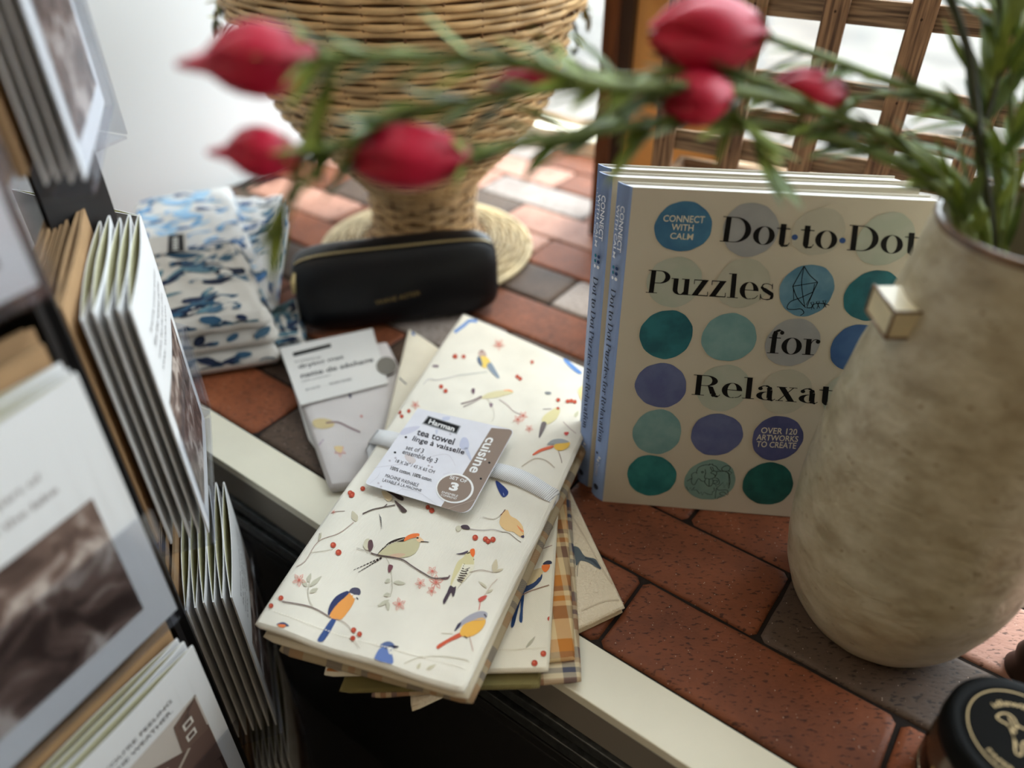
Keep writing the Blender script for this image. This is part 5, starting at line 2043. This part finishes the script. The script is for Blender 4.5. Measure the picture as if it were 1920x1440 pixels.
def card_mesh(mb, open_=.0026, thick=.0006, outer=cardw, inner=cardin, w=CWID, h=CHGT):
    """closed card bulging a little: two leaves meeting at both ends. local x width (0..w), y outward, z up (0..h)"""
    N = 12
    for sgn in (1, -1):
        ko, ki = mb.m(outer), mb.m(inner)
        O, I = [], []
        for z0 in (0, h):
            O.append(mb.add([(w * i / N, sgn * (open_ * sin(pi * i / N) * (1 if z0 else .15) + thick), z0) for i in range(N + 1)]))
            I.append(mb.add([(w * i / N, sgn * (open_ * sin(pi * i / N) * (1 if z0 else .15)), z0) for i in range(N + 1)]))
        for i in range(N):
            q = (O[0] + i, O[0] + i + 1, O[1] + i + 1, O[1] + i)
            mb.face(q if sgn < 0 else q[::-1], ko)
            q = (I[0] + i, I[1] + i, I[1] + i + 1, I[0] + i + 1)
            mb.face(q if sgn < 0 else q[::-1], ki)
            q = (O[1] + i, O[1] + i + 1, I[1] + i + 1, I[1] + i)
            mb.face(q if sgn < 0 else q[::-1], ko)
            q = (O[0] + i, I[0] + i, I[0] + i + 1, O[0] + i + 1)
            mb.face(q if sgn < 0 else q[::-1], ko)
        mb.face((O[0], O[1], I[1], I[0]) if sgn < 0 else (O[0], I[0], I[1], O[1]), ko)
        mb.face((O[0] + N, I[0] + N, I[1] + N, O[1] + N) if sgn < 0 else (O[0] + N, O[1] + N, I[1] + N, I[0] + N), ko)


def card_front(mb, kind, open_=.0026):
    """printed front; local x runs along the card width, reading direction left to right seen from outside"""
    w, h = CWID, CHGT

    def F(x, z0, l=.0003):
        return Vector((x, open_ * sin(pi * x / w) * (.15 + .85 * z0 / h) + .0006 + l, z0))

    def patch(x0, x1, z0, z1, m2, l=.0003, n=8):
        k = mb.m(m2)
        s = mb.add([F(x0 + (x1 - x0) * i / n, z0 if j == 0 else z1, l) for j in (0, 1) for i in range(n + 1)])
        for i in range(n):
            mb.face((s + i + 1, s + i, s + n + 1 + i, s + n + 2 + i), k)
    if kind == 'farm':
        patch(.0115, w - .0115, .036, .140, flat((196, 186, 176)), .0003)

        def pp(P, c, l):
            mb.poly([F(w - x, z0, l) for x, z0 in P][::-1], flat(c))
        # x here runs from the reader's left edge
        pp([(.012, .098), (.045, .112), (.072, .120), (.094, .104), (.115, .104), (.115, .037), (.012, .037)], (104, 82, 74), .0005)
        pp([(.012, .037), (.115, .037), (.115, .062), (.075, .070), (.040, .060), (.012, .068)], (72, 54, 48), .0006)
        pp([(.094, .134), (.108, .138), (.114, .138), (.114, .100), (.092, .104)], (112, 90, 80), .0006)
        for x, z0 in ((.103, .124), (.102, .112)):
            pp([(x - .004, z0 - .0035), (x + .004, z0 - .0035), (x + .004, z0 + .0035), (x - .004, z0 + .0035)], (214, 206, 196), .0008)
            pp([(x - .0025, z0 - .002), (x + .0025, z0 - .002), (x + .0025, z0 + .002), (x - .0025, z0 + .002)], (96, 78, 70), .0009)
        for i in range(3):
            pp([(.060 - i * .012, .078), (.068 - i * .012, .080), (.066 - i * .012, .094), (.058 - i * .012, .092)], (214, 204, 192) if i == 1 else (88, 66, 60), .0008)
        pp([(.045 + .010 * cos(a), .072 + .013 * sin(a)) for a in [i * pi / 8 for i in range(16)]], (192, 180, 168), .0008)
        pp([(.046 + .006 * cos(a), .073 + .008 * sin(a)) for a in [i * pi / 8 for i in range(16)]], (120, 100, 90), .0009)
        pp([(.060, .080), (.096, .104), (.098, .102), (.062, .078)], (180, 166, 152), .0009)
        pp([(.070, .060), (.082, .092), (.086, .090), (.076, .058)], (58, 44, 40), .0009)
        for q in stroke2([(.072, .120), (.074, .112), (.070, .104), (.078, .092)], .0009):
            pp(q, (70, 56, 52), .0009)
        for q in stroke2([(.115, .140), (.104, .132), (.097, .128)], .0007) + stroke2([(.108, .138), (.104, .128)], .0006):
            pp(q, (90, 76, 70), .0009)
        lines = (('SORRY YOU\'RE FEELING', .026, .100, .1545), ('UNDER THE WEATHER.', .028, .098, .1465))
        for txt, x0, x1, z0 in lines:
            put_text_fn(mb, txt, lambda u, v, x0=x0, x1=x1, z0=z0: F(w - x0 - (x1 - x0) * u, z0 + .0036 * v, .0004), sk)
    elif kind == 'photo':
        patch(.018, w - .018, .022, .112, sep1)
        for txt, x0, x1, z0 in (('the best part of', .040, .092, .139), ('a day on the lake', .036, .096, .127)):
            put_text_fn(mb, txt, lambda u, v, x0=x0, x1=x1, z0=z0: F(w - x0 - (x1 - x0) * u, z0 + .0055 * v, .0004), flat((140, 128, 124)))
    else:
        patch(.012, w - .012, .014, .104, sep2)
        for i, z0 in enumerate((.146, .137, .128, .119)):
            put_text_fn(mb, ['friends come and go', 'like the waves of the', 'ocean, but the true ones', 'stay with you.'][i], lambda u, v, z0=z0: F(w - .024 - .08 * u, z0 + .004 * v, .0004), sk)


T = thing('card_spinner', 'dark octagonal card spinner with clear pockets at the left edge', 'card rack', (RC.x, RC.y, -.75))
b = MB()
oct_ = [(RC + Vector((cos(a), sin(a), 0)) * .150) for a in [radians(-28 + 22.5 + 45 * i) for i in range(8)]]
k = b.m(rackm)
s0 = b.add([(p.x, p.y, -.70) for p in oct_] + [(p.x, p.y, .62) for p in oct_])
for i in range(8):
    j = (i + 1) % 8
    b.face((s0 + i, s0 + j, s0 + 8 + j, s0 + 8 + i), k)
b.face([s0 + 8 + i for i in range(8)], k)
b.face([s0 + 7 - i for i in range(8)], k)
b.build('column', T)
b = MB()
b.lathe([(.0, -.75), (.26, -.75), (.26, -.735), (.05, -.72), (.05, -.70)], rackm, 40, (RC.x, RC.y, 0))
b.build('base', T)

FACES = [  # origin at the card's one end, width direction, normal, tier top heights
    ('a', Vector((-.2034, .2886, 0)), Vector((-.469, -.883, 0)), Vector((.883, -.469, 0)), (.502, .277, .061, -.155)),
    ('b', Vector((-.2067, .3552, 0)), Vector((-.326, .946, 0)), Vector((.946, .326, 0)), (.521, .270, .022, -.215)),
    ('c', Vector((-.268, .515, 0)), Vector((-.926, .378, 0)), Vector((.378, .926, 0)), (.49, .250, .022, -.215)),
]
for nm, P, d, nn, tops in FACES:
    for zt_ in tops:
        q = MB()
        zb = zt_ - CHGT
        o0 = P - d * .006 - nn * .004
        L = CWID + .012
        # clear front lip, floor and back of the pocket
        q.box(o0 + nn * .0075 + Vector((0, 0, zb - .003)), d * L, nn * .0016, (0, 0, .086), acr)
        q.box(o0 - nn * .048 + Vector((0, 0, zb - .006)), d * L, nn * .0555, (0, 0, .002), acr)
        q.build('pocket', T)
    q = MB()
    for e, off in (((-.013, 0), (CWID + .009, 0)) if nm == 'a' else ((-.013, 0),)):
        q.box(P + d * e - nn * .078 + Vector((0, 0, -.62)), d * .004, nn * .048, (0, 0, 1.20), rackm)
    q.build('divider', T)

# one card and one envelope of each kind, then copies
protos = {}


def proto(kind):
    if kind in protos:
        o2 = protos[kind].copy()
        COL.objects.link(o2)
        return o2
    m2 = MB()
    if kind == 'envelope':
        card_mesh(m2, .0004, .0005, kraft, kraft, CWID + .006, CHGT + .006)
        nm = 'kraft_envelope'
    elif kind == 'thick':
        card_mesh(m2, .0015, .0020, kraft, kraft, CWID + .004, CHGT + .004)
        nm = 'kraft_envelope'
    elif kind == 'plain':
        card_mesh(m2)
        nm = 'greeting_card'
    else:
        card_mesh(m2, outer=cardw)
        card_front(m2, kind)
        nm = 'greeting_card'
    o2 = m2.build(nm)
    protos[kind] = o2
    return o2


def place(kind, fc, tier, off, slide=0.0, lift=0.0, tilt=0.0, label='', cat='greeting card', group=None):
    nm, P, d, nn, tops = FACES[fc]
    zt_ = tops[tier]
    o2 = proto(kind)
    # right-handed local frame: x = width, y = outward, z = up
    z = Vector((0, 0, 1))
    if fc == 0:
        x = d
        base = P
    else:
        x = d
        base = P
    y = nn
    if x.cross(y).z < 0:
        x = -x
        base = P + d * CWID
    hh = CHGT
    base = base - nn * off + x * slide + Vector((0, 0, zt_ - hh + lift))
    if kind == 'envelope':
        base = base - x * .003
    M = Matrix((x, y, z)).transposed().to_4x4()
    M = Matrix.Translation(base) @ M @ Matrix.Rotation(tilt, 4, 'X')
    o2.matrix_world = M
    for kk2 in ('label', 'category', 'group', 'kind'):
        if kk2 in o2:
            del o2[kk2]
    tag(o2, label, cat, group)
    return o2


rnd = random.Random(9)
TN = ('top tier', 'second tier', 'third tier', 'lowest tier')


def stack(fc, tier, front, flabel, ncards, step, nenv, where, lift_env=.002, start=0.006, gap=.006, thick=True):
    place(front, fc, tier, 0.0, label=flabel)
    off = start
    g1 = 'white cards stacked behind the front card, ' + where
    g2 = 'kraft envelopes behind the cards, ' + where
    for i in range(ncards):
        place('plain', fc, tier, off, slide=rnd.uniform(-.0015, .0015), lift=rnd.uniform(-.001, .0015), label='white folded card stacked behind the front card, ' + where, group=g1)
        off += step
    if thick:
        place('thick', fc, tier, off + .002, lift=.006, label='thick kraft envelope next behind the white cards, ' + where, cat='envelope')
        off += .008
    off += gap * .3
    for i in range(nenv):
        place('envelope', fc, tier, off, lift=lift_env + rnd.uniform(-.001, .001), slide=rnd.uniform(-.002, .002), label='thin kraft envelope at the back of the pocket, ' + where, cat='envelope', group=g2)
        off += .0032


stack(0, 1, 'photo', 'large blurred card with sepia photo filling the lower left edge of the picture', 2, .0055, 4, 'second tier, left edge', lift_env=.006)
stack(0, 2, 'farm', 'get-well card with sepia farm photo at the bottom left corner', 2, .0060, 4, 'under the large photo card', lift_env=.022, start=.007)
stack(0, 0, 'story', 'white card in the top tier cut off by the left edge', 1, .0055, 4, 'top tier, left edge')
stack(0, 3, 'story', 'card in the lowest tier under the farm photo card', 3, .0055, 4, 'tier under the farm card')
stack(1, 0, 'story', 'sepia photo card at the top left corner of the picture', 3, .0055, 5, 'top tier by the wall')
stack(1, 1, 'story', 'sharply angled white card with text and sepia photo beside the blue cloths', 4, .0060, 5, 'beside the blue cloths')
stack(1, 2, 'story', 'angled card at the left of the white sill trim, front of its splayed stack', 5, .0064, 5, 'left of the tea towels', start=.0062)
stack(1, 3, 'story', 'front card of the lowest stack, under the tea towel corner', 5, .0056, 4, 'under the tea towel corner')
place('plain', 2, 1, .0, slide=0, label='white card edge peeping out beyond the angled stack near the wall')

# ================================================================== WOODEN LATTICE CRATE
lat = wood_mat('lattice_wood', (158, 124, 94), (84, 62, 48), scale=(14, 300, 300), bump=.8)
lat2 = wood_mat('lattice_wood_grey', (146, 120, 94), (80, 62, 48), scale=(14, 300, 300), bump=.6)
LP = Vector((.172, .775, 0))
LD = Vector((.887, -.462, 0)).normalized()
LN = Vector((-.462, -.887, 0)).normalized()      # towards the camera


def lp(x, y):
    q = plane_hit(x, y, LP, LN) - LP
    return q.dot(LD), q.z


T = thing('lattice_crate', 'brown wooden crate with open lattice sides standing behind the books', 'crate', LP + LD * .2)
us = []
u2_, _ = lp(1395, 150)
u4_, _ = lp(1695, 150)
u1_, _ = lp(1244, 285)
pitch = (u4_ - u2_) / 2
zb_ = lp(1500, 298)[1]
z2_ = lp(1700, 190)[1]
z3_ = lp(1650, 25)[1]
SW = .0205
zlev = [zb_, z2_, z3_, z3_ + (z3_ - z2_)]
zp_ = (z3_ - zb_) / 2
zlist = [zb_ - zp_ * k2 for k2 in (2, 1) if zb_ - zp_ * k2 > .0] + [zb_, z2_, z3_, z3_ + zp_]
ulist = [u2_ + pitch * k2 for k2 in range(-1, 5)]
U0, U1 = ulist[0] - SW / 2, ulist[-1] + SW / 2
ZT = z3_ + zp_ + .012
depth_ = .10
for side in (0, 1):
    off = -LN * (depth_ * side)
    for u in (ulist if side == 0 else []):
        s = MB()
        s.box(LP + LD * (u - SW / 2) + off + LN * .004, LD * SW, LN * .006, (0, 0, ZT), lat)
        for zz in zlist:
            c = LP + LD * u + Vector((0, 0, zz)) + LN * .0102
            s.poly([c + LD * .0011 * cos(a) + Vector((0, 0, .0013 * sin(a))) for a in range(6)], flat((58, 40, 30)))
        o2 = s.build('slat', T)
        bevel(o2, .0008)
    for zz in (zlist if side == 0 else zlist[:3]):
        s = MB()
        s.box(LP + LD * U0 + off + Vector((0, 0, zz - SW / 2)) - LN * .004, LD * (U1 - U0), LN * .007, (0, 0, SW), lat2)
        o2 = s.build('rail', T)
        bevel(o2, .0008)
for e in (U0, U1 - .008):
    for zz in zlist[:3]:
        s = MB()
        s.box(LP + LD * e + Vector((0, 0, zz - SW / 2)) - LN * depth_, LD * .007, LN * depth_, (0, 0, SW), lat2)
        s.build('side_rail', T)
s = MB()
s.box(LP + LD * U0 - LN * depth_, LD * (U1 - U0), LN * depth_, (0, 0, .008), lat2)
s.build('floor_board', T)

# ================================================================== TALL BOX LEFT OF THE CRATE
tanp = mat('box_tan', (236, 180, 108), .6, vary=.05, vscale=10)
brn = wood_mat('box_brown', (120, 76, 50), (84, 52, 36), scale=(10, 160, 160), bump=.2)
dkb = mat('box_dark', (62, 42, 30), .6)
BP = gp(1104, 440, 0)
BD = Vector((.93, -.37, 0)).normalized()
BNn = Vector((-.37, -.93, 0)).normalized()
T = thing('wooden_box', 'tan-lined brown wooden box standing upright between the wicker bowl and the crate', 'box', BP + BD * .06)
bx = MB()
bx.box(BP, BD * .018, -BNn * .10, (0, 0, .31), brn)
bx.box(BP + BD * .018 - BNn * .012, BD * .016, -BNn * .088, (0, 0, .31), dkb)
bx.build('side', T)
bx = MB()
bx.box(BP + BD * .034 - BNn * .03, BD * .125, -BNn * .012, (0, 0, .31), tanp)
bx.build('panel', T)
bx = MB()
bx.box(BP + BD * .1592 - BNn * .005, BD * .010, -BNn * .09, (0, 0, .31), brn)
bx.build('side', T)

# dark wicker hamper standing behind the crate
HC = BP + BD * .110 - BNn * .055
HC.z = .3135
T = thing('wicker_basket', 'dark brown wicker basket standing on the tan-lined wooden box', 'basket', HC)
s = MB()
weave(s, [(.070, .0), (.086, .05), (.094, .12)], HC, mat('wicker_brown', (134, 94, 58), .6, vary=.3, vscale=30), 24, .010, .002, .0045, wickd)
s.lathe([(.001, .0), (.066, .0005), (.082, .05), (.090, .12)], wickd, 40, HC)
s.build('basket_body', T)

# light wooden tray inside the crate and white carton
TP = LP + LD * (.205) - LN * .052
T = thing('wooden_tray', 'light tan tray lying inside the lattice crate', 'tray', TP)
s = MB()
tw = wood_mat('tray_wood', (216, 166, 108), (190, 140, 88), scale=(8, 60, 60), bump=.1)
s.box(TP + Vector((0, 0, .0085)) - LD * .12 - LN * .032, LD * .24, LN * .064, (0, 0, .010), tw)
s.build('board', T)
for sg in (-1, 1):
    s = MB()
    s.box(TP + Vector((0, 0, .0085)) - LD * .12 + LN * (.032 if sg > 0 else -.038), LD * .24, LN * .006, (0, 0, .024), tw)
    s.build('rim', T)

# ================================================================== CANDLE JAR
JZ = .076
JC = gp(1918, 1382, JZ)
JC.z = 0
K_ = 1.26
T = thing('candle_jar', 'small glass jar with black lid and gold dog drawing at the bottom right corner', 'jar', JC)
jg = mat('jar_glass', (236, 226, 206), .04, trans=1.0, ior=1.45)
wax = mat('jar_wax', (92, 50, 34), .4)
JR, JH = .030, .040
s = MB()
s.lathe([(a * K_, b2 * JZ / .05) for a, b2 in ((.001, .001), (.026, .001), (.030, .004), (.0305, .012), (.0305, .030), (.028, .036), (.0265, .040), (.0245, .040), (.026, .034), (.0285, .030), (.0285, .006), (.001, .004))], jg, 48, JC)
s.build('glass', T)
s = MB()
s.lathe([(a * K_, b2 * JZ / .05) for a, b2 in ((.001, .0065), (.0275, .0065), (.0278, .024), (.001, .024))], wax, 40, JC)
s.build('wax', T)
s = MB()
LR = .0385
Z0 = JZ - .05
lidm = mat('lid_black', (8, 9, 9), .6, spec=.12)
s.lathe([(.0345, .034), (LR, .034), (LR + .0005, .037), (LR, .0475), (LR - .0015, .0495), (LR - .004, .0500), (.032, .0498), (.001, .0498)], lidm, 64, JC + Vector((0, 0, Z0)))
s.build('lid', T)
s = MB()
goldp = mat('lid_gold', (164, 140, 96), .45, metal=.3)


def jl(x, y, l=0):
    """crop (1740,1240 x7.2) to the lid top"""
    return gp(1740 + x / 7.2, 1240 + y / 7.2, .0502 + l)


CX = JC + Vector((0, 0, JZ))
disc_pts = [CX + Vector((.0308 * cos(a), .0308 * sin(a), .0002)) for a in [i * pi / 32 for i in range(64)]]
s.poly(disc_pts, mat('lid_label', (18, 18, 17), .85, spec=.08))
for i in range(64):
    a0, a1 = i * pi / 32, (i + 1) * pi / 32
    s.poly([CX + Vector((r * cos(a), r * sin(a), .0004)) for r, a in ((.0276, a0), (.0283, a0), (.0283, a1), (.0276, a1))], goldp)
rv = radians(-26)     # the label is turned a little


def ll(x, y):
    """label coordinates in mm, y up the label"""
    return CX + Vector(((x * cos(rv) - y * sin(rv)) / 850, (x * sin(rv) + y * cos(rv)) / 850, .0005))


def arc_text(txt, rad, a0, a1, h, bold=0.0):
    P = font_polys(txt, bold)
    x1 = max(a for p in P for a, b2 in p)
    sg = 1 if a1 < a0 else -1
    for p in P:
        out = []
        for a, b2 in p:
            th = a0 + (a1 - a0) * a / x1
            rr = rad + h * b2 if sg > 0 else rad + h * (1 - b2)
            out.append(ll(rr * cos(th), rr * sin(th)))
        s.poly(out, goldp)


arc_text('idlewild co.', 15.5, radians(140), radians(40), 4.2, .01)
arc_text('PAPER + GOODS', 18.5, radians(222), radians(318), 2.8, .01)
dog = [(-11, 6), (-9, 8.5), (-6, 9.5), (-3.5, 8), (-2, 5), (2, 4.5), (7, 5), (9, 7.5), (11, 9), (11, 7), (9.5, 3), (9.5, -9), (7, -9), (6.5, -2), (1, -2.5), (-.5, -4), (-1, -10), (-3.5, -10), (-4, -3), (-6, 3), (-9, 4), (-11, 5), (-11, 6)]
for q in stroke2(smooth2(dog, 4), .7):
    s.poly([ll(a, b2) for a, b2 in q], goldp)
for q in stroke2(smooth2([(-6, 8), (-4, 4), (-3, 3), (-2, 5)], 4), .7) + stroke2([(-6.5, 3), (-3, .5)], 1.0) + stroke2([(-5, 0), (-2.4, -7)], .5):
    s.poly([ll(a, b2) for a, b2 in q], goldp)
s.build('label', T)
s = MB()
gshine = mat('gold_shine', (206, 170, 90), .4, metal=.5)
for row, (zz, txt) in enumerate(((.036, 'idlewild'), (.022, 'candle'))):
    P2 = font_polys(txt, .01)
    x1 = max(a for p in P2 for a, b2 in p)
    for p in P2:
        s.poly([JC + Vector((.0388 * cos(radians(178) + (a / x1) * 1.3), .0388 * sin(radians(178) + (a / x1) * 1.3), zz + b2 * .011)) for a, b2 in p], gshine)
s.build('lettering', T)

# little carved brown figure just inside the right edge
FC = gp(1925, 1262, 0)
T = thing('wooden_figure', 'small dark wooden figure half out of the picture right of the vase foot', 'figurine', FC)
fm = mat('figure_wood', (44, 26, 18), .5, vary=.3, vscale=90)
s = MB()
s.lathe([(.001, 0), (.014, 0), (.0155, .004), (.012, .012), (.0135, .02), (.011, .028), (.006, .032)], fm, 28, FC)
s.build('body', T)
s = MB()
s.lathe([(.001, .030), (.006, .031), (.0098, .037), (.0098, .043), (.006, .049), (.001, .050)], fm, 24, FC)
s.build('head', T)
for sg in (-1, 1):
    s = MB()
    s.lathe([(.001, .045), (.0034, .047), (.0036, .051), (.001, .0535)], fm, 14, FC + Vector((sg * .0072, 0, 0)))
    s.build('ear', T)
